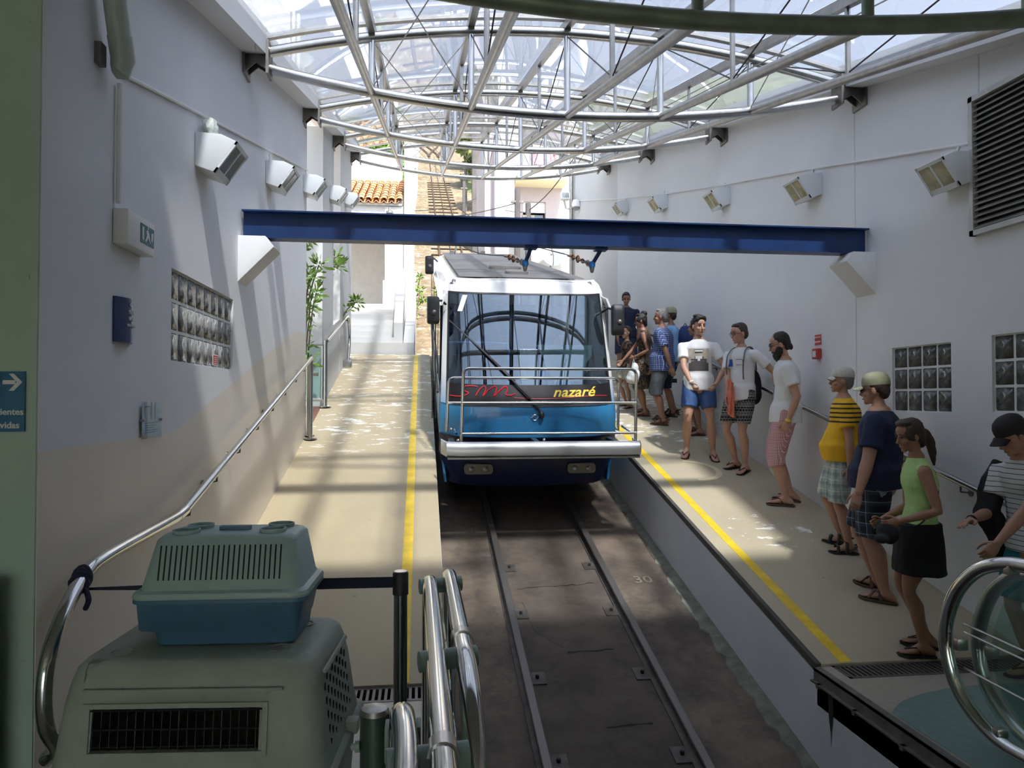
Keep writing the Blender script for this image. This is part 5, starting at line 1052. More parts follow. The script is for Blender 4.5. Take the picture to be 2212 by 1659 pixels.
# satellite dish
t = thing('satellite_dish', 'white satellite dish with three grey letters on the annex wall', 'satellite dish', (3.8, 21.4, 5.6)); D = Matrix.Translation((3.80, 21.05, 6.15)) @ Matrix.Rotation(R(14), 4, 'Z') @ Matrix.Rotation(R(-12), 4, 'X')
mb = MB(); rings = [[D @ Vector((.40 * k * math.cos(a), .12 * (1 - k * k) + d, .52 * k * math.sin(a))) for a in [2 * math.pi * q_ / 24 for q_ in range(24)]] for k, d in ((.05, 0), (.4, 0), (.8, 0), (1, 0), (1, .02), (.8, .02), (.4, .02), (.05, .02))]; mb.loft(rings); mb.build('reflector', 'white_plastic', t)
text('lettering', 'MEO', .20, D @ Matrix.Translation((.03, .035, .25)) @ Matrix.Rotation(R(90), 4, 'X'), mat('grey_print', (.33, .30, .30), .6), t, bold=.004)
MB().tube([D @ Vector((0, .05, -.5)), D @ Vector((-.15, -.35, -.35)), D @ Vector((-.3, -.55, -.12))], .018, 6).build('feed_arm', 'steel_dull', t); MB().ball(D @ Vector((-.3, -.55, -.1)), (.07, .05, .05), 8).build('receiver', 'plate_dark', t); MB().tube([D @ Vector((0, .1, -.1)), (3.80, 21.35, 5.6), (3.80, 21.61, 5.6)], .03, 6).build('mast', 'steel_dull', t)
# poles and wires
def upole(x, y, zb, zt, label): t = thing('utility_pole', label, 'pole', (x, y, zb), 'utility poles'); MB().tube([(x, y, zb), (x, y, zt)], [.11, .08], 8).build('shaft', 'concrete_post', t); MB().box(x - .18, x + .18, y - .06, y + .06, zt - .42, zt - .36).build('crossarm', 'plate_dark', t)
upole(2.63, 32, 7.8, 10.97, 'short concrete pole standing before the grey column'); upole(2.80, 21.3, 3, 7.97, 'concrete pole between the white pier and the window'); upole(3.11, 21.2, 3, 7.52, 'shorter concrete pole before the window'); upole(-.5, 26.4, 5, 8.74, 'concrete pole at the corner of the tiled house'); upole(2.75, 46, 13.4, 16.3, 'far concrete pole by the bushes'); upole(2.3, 40, 10.9, 13.7, 'slim concrete pole on the slope')
for k, (a, b) in enumerate((((-.5, 26.4, 8.5), (2.63, 32, 10.7)), ((-.5, 26.4, 8.3), (2.80, 21.3, 7.55)), ((2.63, 32, 10.6), (3.11, 21.2, 7.25)), ((3.11, 21.2, 7.3), (XR - .1, 19, 8.3)), ((-.5, 26.4, 8.05), (3.11, 21.2, 7.12)), ((2.80, 21.3, 7.2), (3.11, 21.2, 6.98)))):
    a, b = Vector(a), Vector(b); tag(MB().tube([a.lerp(b, q_ / 8) - Vector((0, 0, .18 * math.sin(math.pi * q_ / 8))) for q_ in range(9)], .014, 5).build('overhead_wire', 'cable_dark'), ['wire from the house corner pole to the pole by the column', 'upper wire from the house corner pole to the pole by the window', 'wire between the column pole and the shorter pole', 'wire rising from the shorter pole to the right roof end', 'long lower wire just above the blue beam', 'slack low wire before the pink house'][k], 'wire', 'overhead wires')
tag(MB().tube([(2.62 + .22 * math.cos(a), 23.8, 7.05 + .24 * math.sin(a)) for a in [2 * math.pi * q_ / 20 for q_ in range(21)]], .014, 5).build('wire_coil', 'cable_dark'), 'round coil of spare cable hanging on the wires', 'cable')
# ================================================================== people
mat('skin_b', (.42, .225, .145), .5, var=.06, scale=12); mat('skin_c', (.33, .165, .10), .5, var=.06, scale=12); mat('skin_d', (.50, .28, .19), .5, var=.06, scale=12)
mat('hair_black', (.012, .010, .009), .55); mat('hair_brown', (.045, .026, .016), .55); mat('hair_grey', (.22, .21, .20), .7, var=.35, scale=60)
mat('eye_white', (.60, .58, .55), .3); mat('lips', (.36, .13, .11), .5); mat('sandal_black', (.018, .016, .015), .6); mat('sandal_brown', (.10, .055, .035), .6); mat('sandal_red', (.085, .03, .03), .6)
mat('tee_white', (.74, .74, .74), .85, bump=.15, bscale=25); mat('tee_navy', (.012, .018, .055), .85, bump=.15, bscale=25); mat('shorts_blue', (.045, .105, .27), .8, var=.12, scale=5); mat('denim_grey', (.12, .135, .15), .85, var=.25, scale=9); mat('shorts_navy', (.018, .03, .07), .85)
mat('lime_top', (.45, .68, .25), .8, bump=.2, bscale=40); mat('black_cloth', (.010, .010, .011), .9); mat('teal_cloth', (.02, .17, .20), .85); mat('khaki', (.33, .33, .21), .8, var=.1, scale=20); mat('cap_beige', (.55, .53, .45), .8, var=.12, scale=30); mat('cap_dark', (.018, .014, .016), .8)
mat('bag_brown', (.12, .075, .05), .5, var=.2); mat('bag_plastic', (.74, .76, .76), .35); mat('towel_orange', (.70, .20, .12), .9, var=.15, scale=12); mat('cloth_cream', (.62, .60, .48), .9, var=.1); mat('glass_frame', (.03, .025, .025), .4); mat('watch_yellow', (.75, .55, .04), .4); mat('phone_black', (.01, .01, .01), .3); mat('metal_thin', (.5, .45, .3), .3, .8)
def band(N, L, c, period, width, off=0.0):   # 1 inside a stripe
    f = math_n(N, L, 'FRACT', math_n(N, L, 'ADD', math_n(N, L, 'DIVIDE', c, period), off)); return math_n(N, L, 'LESS_THAN', f, width)
def plaid(name, base, lines, rough=.85):
    m, N, L, P = new_mat(name); v, s = obj_xyz(N, L); a = math_n(N, L, 'ADD', s[0], math_n(N, L, 'MULTIPLY', s[1], .83)); c = base
    for col, period, width, off, op in lines:
        for ax in (a, s[2]): c = mixc(N, L, math_n(N, L, 'MULTIPLY', band(N, L, ax, period, width, off), op), c, col)
    L.new(c, P.inputs['Base Color']) if hasattr(c, 'links') else None; P.inputs['Roughness'].default_value = rough; MATS[name] = m
plaid('plaid_blue', (.035, .075, .24), [((.02, .035, .12), .060, .45, .2, .55), ((.55, .62, .80), .030, .12, 0, .75)])
plaid('plaid_pink', (.52, .22, .24), [((.30, .10, .12), .034, .4, .2, .4), ((.78, .66, .66), .017, .22, 0, .7)])
plaid('plaid_dark', (.014, .018, .032), [((.05, .07, .10), .085, .35, .3, .6), ((.42, .48, .55), .085, .05, 0, .8)])
plaid('plaid_pale', (.45, .52, .46), [((.12, .20, .25), .10, .30, .2, .5), ((.70, .74, .68), .10, .15, .6, .7), ((.20, .30, .20), .05, .10, 0, .5)])
def stripes(name, base, col, period, width, zmin=-9, zmax=9, off=0):
    m, N, L, P = new_mat(name); v, s = obj_xyz(N, L); k = band(N, L, s[2], period, width, off)
    k = math_n(N, L, 'MULTIPLY', k, math_n(N, L, 'MULTIPLY', math_n(N, L, 'GREATER_THAN', s[2], zmin), math_n(N, L, 'LESS_THAN', s[2], zmax)))
    L.new(mixc(N, L, k, base, col), P.inputs['Base Color']); P.inputs['Roughness'].default_value = .85; MATS[name] = m
stripes('tee_yellow', (.82, .45, .015), (.03, .03, .02), .040, .38, 1.16, 1.36); stripes('tee_striped', (.62, .63, .62), (.06, .07, .08), .032, .14)
def tribal():
    m, N, L, P = new_mat('print_shorts'); v, s = obj_xyz(N, L); b = N.new('ShaderNodeTexBrick'); b.inputs['Scale'].default_value = 14; b.inputs['Mortar Size'].default_value = .022; b.inputs['Row Height'].default_value = .55; b.inputs['Brick Width'].default_value = .62; b.inputs['Color1'].default_value = (.01, .01, .011, 1); b.inputs['Color2'].default_value = (.03, .03, .03, 1); b.inputs['Mortar'].default_value = (.5, .5, .48, 1)
    cb = N.new('ShaderNodeCombineXYZ'); L.new(math_n(N, L, 'ADD', s[0], s[1]), cb.inputs[0]); L.new(s[2], cb.inputs[1]); L.new(cb.outputs[0], b.inputs['Vector']); c = b.outputs[0]
    z = math_n(N, L, 'PINGPONG', math_n(N, L, 'ADD', s[2], math_n(N, L, 'PINGPONG', math_n(N, L, 'ADD', s[0], s[1]), .012)), .015); c = mixc(N, L, math_n(N, L, 'MULTIPLY', math_n(N, L, 'LESS_THAN', z, .003), band(N, L, s[2], .11, .5)), c, (.5, .5, .48)); L.new(c, P.inputs['Base Color']); P.inputs['Roughness'].default_value = .85; MATS['print_shorts'] = m
tribal()
m_, N_, L_, P_ = new_mat('leopard'); v_, s_ = obj_xyz(N_, L_); L_.new(mixc(N_, L_, noise_n(N_, L_, v_, 30, 2, .5, .48, .54), (.02, .015, .012), (.16, .09, .05)), P_.inputs['Base Color']); MATS['leopard'] = m_

def solid(mb, voxel, it=3, fac=.5, wr=0.0, ws=14.0, seed=0.0):
    """closed overlapping pieces -> one continuous skin"""
    me = mb.mesh('tmp'); o = bpy.data.objects.new('tmp', me); COL.objects.link(o)
    r = o.modifiers.new('r', 'REMESH'); r.mode = 'VOXEL'; r.voxel_size = voxel; r.use_smooth_shade = True
    if it: s = o.modifiers.new('s', 'SMOOTH'); s.factor = fac; s.iterations = it
    dg = bpy.context.evaluated_depsgraph_get(); out = bpy.data.meshes.new_from_object(o.evaluated_get(dg)); bpy.data.objects.remove(o)
    if wr:
        nn = [v.normal.copy() for v in out.vertices]; sd = Vector((seed, seed * 1.7, 0))
        for v, n in zip(out.vertices, nn):
            q = Vector((v.co.x, v.co.y, v.co.z * .45)) * ws + sd; v.co += n * wr * (noise.noise(q) + .5 * noise.noise(q * 2.3))
    return out
def merge(meshes, name):
    bm = bmesh.new()
    for m in meshes: bm.from_mesh(m)
    me = bpy.data.meshes.new(name); bm.to_mesh(me); bm.free(); return me
def ik(a, b, l1, l2, pole):
    a, b = Vector(a), Vector(b); d = b - a; L0 = min(d.length, (l1 + l2) * .999); d = d.normalized() * L0; b = a + d
    x = (l1 * l1 - l2 * l2 + L0 * L0) / (2 * L0); h = math.sqrt(max(0, l1 * l1 - x * x)); dn = d.normalized(); p = Vector(pole); p = (p - dn * p.dot(dn)); p = p.normalized() if p.length > 1e-5 else dn.orthogonal()
    return a + dn * x + p * h, b
def limb(mb, pts, rad, seg=12):
    mb.tube(pts, rad, seg)
    for p, r in ((pts[0], rad[0]), (pts[-1], rad[-1])): mb.ball(p, r * .98, 10)
def hand_mesh(w, d, pn, thumb, k, curl, vox):
    """w wrist, d direction of the fingers, pn palm normal, thumb side direction; returns mesh"""
    d = Vector(d).normalized(); pn = Vector(pn); pn = (pn - d * pn.dot(d)).normalized(); s = d.cross(pn); s = s if s.dot(Vector(thumb)) > 0 else -s; mb = MB()
    w = Vector(w); P = lambda a, b, c: w + (d * a + s * b + pn * c) * k
    R8 = lambda a, hw, ht: [P(a, hw * math.cos(t) , ht * math.sin(t)) for t in [2 * math.pi * q / 10 for q in range(10)]]
    mb.loft([R8(-.03, .026, .020), R8(.0, .027, .019), R8(.035, .038, .017), R8(.075, .042, .015), R8(.092, .038, .011)])
    for i, (off, ln) in enumerate(((.030, .068), (.011, .078), (-.009, .072), (-.028, .056))):
        a = 0.0; p = P(.082, off, 0); pts = [P(.06, off * .95, 0), p]; fd = d + s * (off * 2.2)
        for seg_, f in ((.45, 1), (.30, 1.1), (.25, .9)):
            a += curl * f; v = (fd * math.cos(a) + pn * math.sin(a)).normalized(); p = p + v * ln * seg_ * k; pts.append(p)
        mb.tube(pts, [.0095 * k, .0095 * k, .0085 * k, .008 * k, .0062 * k], 8)
    a = P(.018, .028, .006); b = P(.045, .052, .016); c = P(.075, .060, .022 + .02 * curl); e = P(.098, .056, .026 + .03 * curl); mb.tube([P(.005, .012, 0), a, b, c, e], [.013 * k, .0135 * k, .0115 * k, .010 * k, .007 * k], 8)
    return solid(mb, vox, 2)
PEOPLE = {}
def person(label, X, Y, H, phi, skin='skin_d', feet=((-.10, 0, 8), (.10, 0, 8)), lean=(0, 0), twist=0, hands=None, head=(0, 0), build=1.0, belly=0.0, fem=False, hair=('short', 'hair_black'), top=None, bottom=None, shoes=('flip', 'sandal_black'), vox=.012, hvox=.0045, curl=.35, hip=(0, 0), glasses=None, beard=None, cap=None, poles=None, palms=None, face=True, child=False):
    g0 = zr(Y); ph = R(phi); cs, sn = math.cos(ph), math.sin(ph)
    t = thing('person', label, 'person', (X, Y, g0), rotz=ph, local=True)
    IM = (Matrix.Translation((X, Y, g0)) @ Matrix.Rotation(ph, 4, 'Z')).inverted()
    slope = SL if Y > 4.62 else 0.0
    gr = lambda x, y: slope * (x * sn + y * cs)
    k = H / 1.75
    # skeleton
    fz = [gr(f[0] * k, f[1] * k) for f in feet]; base = sum(fz) / 2
    pel = Vector((hip[0] * k, hip[1] * k, base + .525 * H)); lx, ly = lean[0] * k, lean[1] * k
    neck = pel + Vector((lx, ly, .315 * H)); tw = R(twist); U = Vector((math.cos(tw), math.sin(tw), 0)); Fw = Vector((-math.sin(tw), math.cos(tw), 0))
    shw = (.098 if fem else .112) * H * (.9 + .1 * build); sh = [neck - U * shw - Vector((0, 0, .052 * H)), neck + U * shw - Vector((0, 0, .052 * H))]   # left (-x), right (+x)
    hipj = [pel + Vector((-.052 * H, 0, -.005 * H)), pel + Vector((.052 * H, 0, -.005 * H))]
    ank = [Vector((f[0] * k, f[1] * k - .03 * k, fz[i] + .048 * H)) for i, f in enumerate(feet)]
    knee = []
    for i in (0, 1):
        kn, an = ik(hipj[i], ank[i], .25 * H, .245 * H, (math.sin(R(feet[i][2])) * (-1 if i == 0 else 1) * .5, 1, 0)); knee.append(kn); ank[i] = an
    # torso: position and size at t from the pelvis (0) to the neck (1)
    prof = [(-.22, .070, .055), (-.10, .092, .068), (.02, .097, .070), (.15, .091, .064), (.32, .080, .058), (.50, .086, .060), (.68, .096, .066), (.80, .096, .064), (.89, .076, .052), (.945, .056, .044), (1.0, .042, .040), (1.06, .034, .036)]
    if fem: prof = [(-.22, .072, .060), (-.10, .097, .074), (.02, .098, .070), (.15, .088, .060), (.32, .070, .050), (.50, .074, .054), (.66, .084, .070), (.78, .082, .060), (.89, .066, .044), (.945, .047, .037), (1.0, .034, .033), (1.06, .028, .030)]
    def ring(tt, a, b, off=0.0, n=22):
        kk = max(0, min(1, tt)); tw_ = tw * kk; u = Vector((math.cos(tw_), math.sin(tw_), 0)); f = Vector((-math.sin(tw_), math.cos(tw_), 0))
        c = pel.lerp(neck, max(0, tt)) if tt >= 0 else pel + Vector((0, 0, tt * .315 * H)); bl = belly * math.exp(-((tt - .22) / .28) ** 2) * H; w = (a * build * H + off + bl * .35); dd = (b * (.5 + .5 * build) * H + off)
        c = c + f * (bl * .55); dd2 = dd + bl * .5
        arch = Fw * (-.012 * H * math.sin(math.pi * max(0, min(1, tt))))
        return [c + arch + u * (w * math.copysign(abs(math.cos(q)) ** .85, math.cos(q))) + f * (dd2 * math.copysign(abs(math.sin(q)) ** .9, math.sin(q))) for q in [2 * math.pi * i / n for i in range(n)]]
    mb = MB(); mb.loft([ring(tt, a, b) for tt, a, b in prof])
    bw = .5 + .5 * build
    leg_r = [.056, .052, .041, .031, .0275, .034, .031, .0205, .0195] if not fem else [.060, .055, .043, .030, .026, .032, .028, .0185, .0175]
    LEG = []
    for i in (0, 1):
        h_, k_, a_ = hipj[i], knee[i], ank[i]; pts = [h_, h_.lerp(k_, .3), h_.lerp(k_, .7), h_.lerp(k_, .93), k_.lerp(a_, .06), k_.lerp(a_, .30), k_.lerp(a_, .5), k_.lerp(a_, .88), a_]
        pts[5] = pts[5] + Vector((0, -.012 * H, 0)); pts[6] = pts[6] + Vector((0, -.008 * H, 0)); rad = [r * H * bw for r in leg_r]; limb(mb, pts, rad); LEG.append((pts, rad))
    # feet
    FT = []
    for i in (0, 1):
        a = R(feet[i][2]) * (1 if i == 0 else -1); fd = Vector((-math.sin(a), math.cos(a), 0)); fd.z = slope * (fd.x * sn + fd.y * cs); sd = fd.cross(Vector((0, 0, 1))).normalized(); up = sd.cross(fd).normalized(); heel = ank[i] - Vector((0, 0, .048 * H)) - fd * .035 * H; FT.append((heel, fd, sd, up))
        Rg = lambda a_, hw, z0, z1: [heel + fd * a_ * H + sd * hw * H * math.cos(q) + up * H * ((z0 + z1) / 2 + (z1 - z0) / 2 * math.sin(q)) for q in [2 * math.pi * j / 12 for j in range(12)]]
        mb.loft([Rg(-.012, .010, .010, .024), Rg(.0, .019, .006, .04), Rg(.03, .020, .006, .066), Rg(.06, .022, .006, .055), Rg(.09, .027, .006, .034), Rg(.115, .027, .006, .024), Rg(.132, .020, .006, .018), Rg(.137, .012, .008, .015)])
    # arms
    hm = []; ARM = []; hands = hands or {}
    for i, sx in ((0, -1), (1, 1)):
        tgt = hands.get('LR'[i]); s_ = sh[i]
        if tgt is None: tgt = s_ + Vector((sx * .06 * H, .03 * H, -.325 * H))
        else: tgt = IM @ Vector(tgt)
        pole = (poles or {}).get('LR'[i], (sx * .5, -1, -.2)); el, wr_ = ik(s_, tgt, .172 * H, .155 * H, pole)
        pts = [s_, s_.lerp(el, .35), s_.lerp(el, .85), el, el.lerp(wr_, .3), el.lerp(wr_, .8), wr_]; rad = [r * H * (bw if not fem else .88) for r in (.033, .029, .0235, .0225, .0235, .0165, .0150)]
        limb(mb, pts, rad); ARM.append((pts, rad)); d = (wr_ - el).normalized(); pn = (palms or {}).get('LR'[i], (-sx, .2, 0)); th = Fw if d.z < -.5 else Vector((0, 0, 1))
        hm.append(hand_mesh(wr_, d, pn, th, k * .97 * (.9 if fem else 1), curl if not isinstance(curl, dict) else curl['LR'[i]], hvox))
    # neck and head
    hy, hp = R(head[0]), R(head[1]); hc = neck + Vector((0, .014 * H, .034 * H)); HM = Matrix.Translation(hc) @ Matrix.Rotation(tw + hy, 4, 'Z') @ Matrix.Rotation(hp, 4, 'X'); hs = k * (1.0 if not child else 1.18); V = lambda x, y, z: HM @ (Vector((x, y, z)) * hs); M3 = HM.to_3x3()
    mb.tube([neck - Vector((0, 0, .03 * H)), neck + Vector((0, 0, .02 * H)), V(0, -.012, .055)], [.046 * k * bw, .042 * k * bw if not fem else .036 * k, .044 * k], 14)
    body = solid(mb, vox, 3)
    hb = MB(); hb.ball(V(0, -.012, .135), tuple(x * hs for x in (.074, .094, .098)), 20, M3.to_4x4()); hb.ball(V(0, .030, .068), tuple(x * hs for x in (.056, .060, .074)), 16, M3.to_4x4()); hb.ball(V(0, .066, .014), tuple(x * hs for x in (.026, .022, .022)), 10, M3.to_4x4()); hb.ball(V(0, .052, .155), tuple(x * hs for x in (.056, .032, .045)), 12, M3.to_4x4())
    for sx in (-1, 1): hb.ball(V(sx * .034, .060, .078), tuple(x * hs for x in (.026, .026, .024)), 10, M3.to_4x4()); hb.ball(V(sx * .076, -.004, .098), tuple(x * hs for x in (.010, .020, .033)), 10, M3.to_4x4()); hb.tube([V(sx * .014, .078, .131), V(sx * .045, .074, .132)], .0085 * hs, 8)
    hb.tube([V(0, .076, .128), V(0, .092, .100), V(0, .106, .078), V(0, .090, .066)], [.009 * hs, .011 * hs, .0135 * hs, .010 * hs], 10); hb.tube([V(-.013, .086, .072), V(.013, .086, .072)], .010 * hs, 8)
    hb.tube([V(-.02, .079, .040), V(0, .086, .041), V(.02, .079, .040)], .0085 * hs, 8); hb.tube([V(0, -.015, .06), neck], [.045 * hs, .040 * hs], 12)
    headm = solid(hb, hvox, 3)
    put('body', merge([body, headm] + hm, 'body'), skin, t, smooth=False).data.shade_smooth()
    if face:
        for sx in (-1, 1):
            MB().ball(V(sx * .031, .0835, .113), tuple(x * hs for x in (.0125, .006, .006)), 10, M3.to_4x4()).build('eye', 'hair_black', t)
            MB().tube([V(sx * .014, .0895, .136), V(sx * .030, .0875, .140), V(sx * .050, .073, .134)], [.0045 * hs, .0055 * hs, .003 * hs], 6).build('eyebrow', hair[1] if hair else 'hair_black', t)
        MB().tube([V(-.022, .0825, .0395), V(0, .0935, .040), V(.022, .0825, .0395)], [.003 * hs, .006 * hs, .003 * hs], 6).build('mouth', 'lips', t)
    # hair
    if hair:
        st, hmat = hair; hh = MB(); E3 = lambda c, r: hh.ball(V(*c), tuple(x * hs for x in r), 16, M3.to_4x4())
        E3((0, -.026, .152), (.081, .094, .090)); E3((0, -.062, .105), (.074, .052, .080))
        if st in ('short', 'quiff', 'manbun'):
            for sx in (-1, 1): E3((sx * .062, -.028, .135), (.022, .05, .05))
        if st == 'quiff': E3((0, .045, .213), (.068, .040, .030)); E3((.02, .0, .232), (.062, .06, .025)); E3((-.04, .045, .190), (.035, .03, .035)); E3((.045, .045, .190), (.03, .03, .035))
        if st == 'short': E3((0, .030, .205), (.062, .040, .028))
        if st == 'manbun': E3((0, -.088, .120), (.055, .030, .055)); E3((0, -.100, .060), (.045, .022, .04))
        if st == 'long' or st == 'bun' or st == 'pony':
            for sx in (-1, 1): E3((sx * .064, .005, .130), (.020, .065, .062))
            E3((0, .020, .212), (.070, .056, .028)); E3((0, -.075, .07), (.06, .035, .08))
        if st == 'bun': E3((0, -.085, .225), (.050, .048, .045)); E3((.02, -.06, .245), (.045, .04, .035))
        if st == 'pony':
            hh.tube([V(0, -.09, .12), V(0, -.13, .09), V(.01, -.155, .02), V(.02, -.160, -.07), V(.02, -.150, -.17)], [.035 * hs, .034 * hs, .036 * hs, .030 * hs, .008 * hs], 10)
        put('hair', solid(hh, .006, 2, .5, .0035, 90), hmat, t, smooth=False).data.shade_smooth()
    if beard:
        hh = MB(); E3 = lambda c, r: hh.ball(V(*c), tuple(x * hs for x in r), 14, M3.to_4x4())
        E3((0, .052, .000), (.052, .046, .055)); E3((0, .045, -.035), (.038, .038, .045))
        for sx in (-1, 1): E3((sx * .052, .026, .045), (.016, .040, .048)); hh.tube([V(sx * .004, .094, .053), V(sx * .030, .080, .047), V(sx * .045, .06, .03)], [.007 * hs, .008 * hs, .008 * hs], 8)
        put('beard', solid(hh, .006, 2, .5, .004, 90), beard, t, smooth=False).data.shade_smooth()
    if glasses:
        gm = MB()
        for sx in (-1, 1):
            gm.tube([V(sx * .033 + .024 * math.cos(q), .099 - .006 * abs(math.cos(q)), .112 + .018 * math.sin(q)) for q in [2 * math.pi * j / 14 for j in range(15)]], .0026 * hs, 6); gm.tube([V(sx * .056, .092, .118), V(sx * .074, .04, .116), V(sx * .078, -.01, .108)], .0022 * hs, 6)
        gm.tube([V(-.010, .1, .114), V(.010, .1, .114)], .0022 * hs, 6); go = gm.build('glasses', 'glass_frame', t); go['kind'] = 'stuff' if False else ''
        del go['kind']
        if glasses == 'sun':
            for sx in (-1, 1): MB().ball(V(sx * .033, .097, .112), tuple(x * hs for x in (.024, .004, .019)), 10, M3.to_4x4()).build('lens', 'glass_frame', go)
    if cap:
        cm_, fwd, brim = cap; hh = MB(); hh.loft([[V(.086 * a * math.cos(q), -.014 + .106 * a * math.sin(q), z) for q in [2 * math.pi * j / 20 for j in range(20)]] for a, z in ((1.0, .145), (1.02, .165), (.98, .195), (.84, .225), (.55, .246), (.15, .252))])
        co = hh.build('cap', cm_, t)
        bb = MB(); bb.slab(lambda a, b: V(.078 * (2 * a - 1) * (1 - .25 * b), .055 + (brim * b + .03) * math.sqrt(max(0, 1 - (2 * a - 1) ** 2 * .75)), .150 - .022 * b - .02 * (2 * a - 1) ** 2), 10, 4, M3 @ Vector((0, 0, -.005))); bb.build('brim', cm_, co)
    info = dict(t=t, ring=ring, prof=prof, H=H, k=k, V=V, IM=IM, sh=sh, neck=neck, pel=pel, ARM=ARM, LEG=LEG, Fw=Fw, U=U, hs=hs, FT=FT, M3=M3)
    # top
    if top:
        o_ = top.get('loose', .012); hem = top.get('hem', -.06); mm = MB(); ts = [hem + (1.0 - hem) * q / 12 for q in range(13)]
        def pr(tt):
            for a, b in zip(prof, prof[1:]):
                if a[0] <= tt <= b[0]: q = (tt - a[0]) / (b[0] - a[0]); return a[1] + (b[1] - a[1]) * q, a[2] + (b[2] - a[2]) * q
            return prof[-1][1:]
        def lo(tt): return o_ * (1.0 + .9 * max(0, .55 - tt)) if tt < .9 else o_ * max(.35, (1.04 - tt) / .14)
        rr = []
        for tt in ts:
            a, b = pr(tt)
            if tt < .5 and not top.get('fit'): a = max(a, .089 if tt > .2 else .100); b = max(b, .064 if tt > .2 else .077)
            rr.append(ring(tt, a, b, lo(tt)))
        mm.loft(rr)
        sl = top.get('sleeve', .6)
        if sl:
            for i in (0, 1):
                pts, rad = ARM[i]; s0, el = pts[0], pts[3]; e = s0.lerp(el, sl); mm.tube([s0, s0.lerp(e, .5), e], [rad[0] * 1.0 + o_ * .35, rad[1] + o_ * .75, rad[1] + o_ * 1.15], 14); mm.ball(s0, rad[0] * 1.0 + o_ * .35, 12); mm.tube([s0, neck - Vector((0, 0, .042 * H))], [rad[0] * .95 + o_ * .3, rad[0] * .85 + o_ * .3], 12)
        else:
            for i in (0, 1): mm.ball(sh[i] * .80 + neck * .20 - Vector((0, 0, .004)), .022 * H, 10)
        smesh = solid(mm, top.get('vox', .012), 2, .5, top.get('wr', .006), 13, X * 3 + Y)
        so = put('shirt', smesh, top['mat'], t, smooth=False); so.data.shade_smooth(); info['shirt'] = so
    if bottom:
        mm = MB(); o_ = bottom.get('loose', .014); hem = bottom.get('hem', .5); topt = bottom.get('top', .06)
        mm.loft([ring(tt, a, b, o_ * .9) for tt, a, b in [p for p in prof if -.2 < p[0] < topt]] + [ring(topt, .094, .066, o_ * .8)]) if bottom['kind'] != 'skirt' else None
        if bottom['kind'] == 'shorts':
            for i in (0, 1):
                pts, rad = LEG[i]; h_, k_ = hipj[i], knee[i]; full = [h_ + Vector((0, 0, .03 * H)), h_, h_.lerp(k_, .35), h_.lerp(k_, .7), k_.lerp(ank[i], .05), k_.lerp(ank[i], .35)]; rs = [rad[0] + o_ * .4, rad[0] + o_ * .6, rad[1] + o_ * .9, rad[2] + o_ * 1.35, rad[3] + o_ * 1.7, rad[5] + o_ * 1.5]
                z_end = hem; P_, R_ = [], []
                cum = [0, .02, .35, .7, 1.05, 1.35]
                for q in range(10):
                    w = z_end * q / 9
                    for a in range(5):
                        if cum[a] <= w <= cum[a + 1]: f_ = (w - cum[a]) / (cum[a + 1] - cum[a]); P_.append(full[a].lerp(full[a + 1], f_)); R_.append(rs[a] + (rs[a + 1] - rs[a]) * f_); break
                mm.tube(P_, R_, 16)
        else:
            rr = [ring(topt, .097, .072, o_ * .6), ring(.0, .101, .077, o_ * .7), ring(-.10, .103, .080, o_)]; q = 0
            zt = hem * .25 * H; c = pel + Vector((0, 0, -.03 * H)); 
            for f_ in (.4, .7, 1.0): rr.append([c + Vector((p.x - c.x, p.y - c.y, 0)) * (1 + .10 * f_ * bottom.get('flare', 1)) + Vector((0, 0, -zt * f_)) for p in ring(-.08, .103, .080, o_)])
            mm.loft(rr)
        bo = put('shorts' if bottom['kind'] == 'shorts' else 'skirt', solid(mm, bottom.get('vox', .012), 2, .5, bottom.get('wr', .006), 12, X + Y * 2), bottom['mat'], t, smooth=False); bo.data.shade_smooth(); info['bottom'] = bo
    # sandals
    if shoes:
        for i in (0, 1):
            heel, fd, sd, up = FT[i]; Q = lambda a, b, c: heel + (fd * a + sd * b + up * c) * H
            out = [(-.018, 0), (-.012, .016), (.02, .022), (.06, .022), (.10, .031), (.125, .028), (.143, .012), (.143, -.012), (.125, -.028), (.10, -.031), (.06, -.024), (.02, -.022), (-.012, -.016)]
            o = MB().prism([Q(a, b, -.002) for a, b in out], up * .008 * H).build('sandal', shoes[1], t)
            sm = MB()
            if shoes[0] == 'flip': sm.tube([Q(.045, .024, .006), Q(.075, .018, .040), Q(.110, .004, .028), Q(.113, .004, .012)], .0038 * H, 6); sm.tube([Q(.045, -.024, .006), Q(.075, -.016, .040), Q(.110, .004, .028)], .0038 * H, 6)
            elif shoes[0] == 'cross':
                for s in (-1, 1): sm.tube([Q(.05, s * .026, .008), Q(.068, s * .014, .046), Q(.085, -s * .008, .041), Q(.105, -s * .029, .010)], .009 * H, 8, flat=.45)
            else:
                for a in (.055, .100): sm.tube([Q(a, .029, .006), Q(a, .022, .036 if a > .08 else .055), Q(a, 0, .042 if a > .08 else .066), Q(a, -.022, .036 if a > .08 else .055), Q(a, -.029, .006)], .009 * H, 8, flat=.5)
                sm.tube([Q(.04, .025, .01), Q(.0, .022, .045), Q(-.016, 0, .05), Q(.0, -.022, .045), Q(.04, -.025, .01)], .008 * H, 8, flat=.5)
            sm.build('strap', shoes[1], o)
    PEOPLE[label] = info
    return info
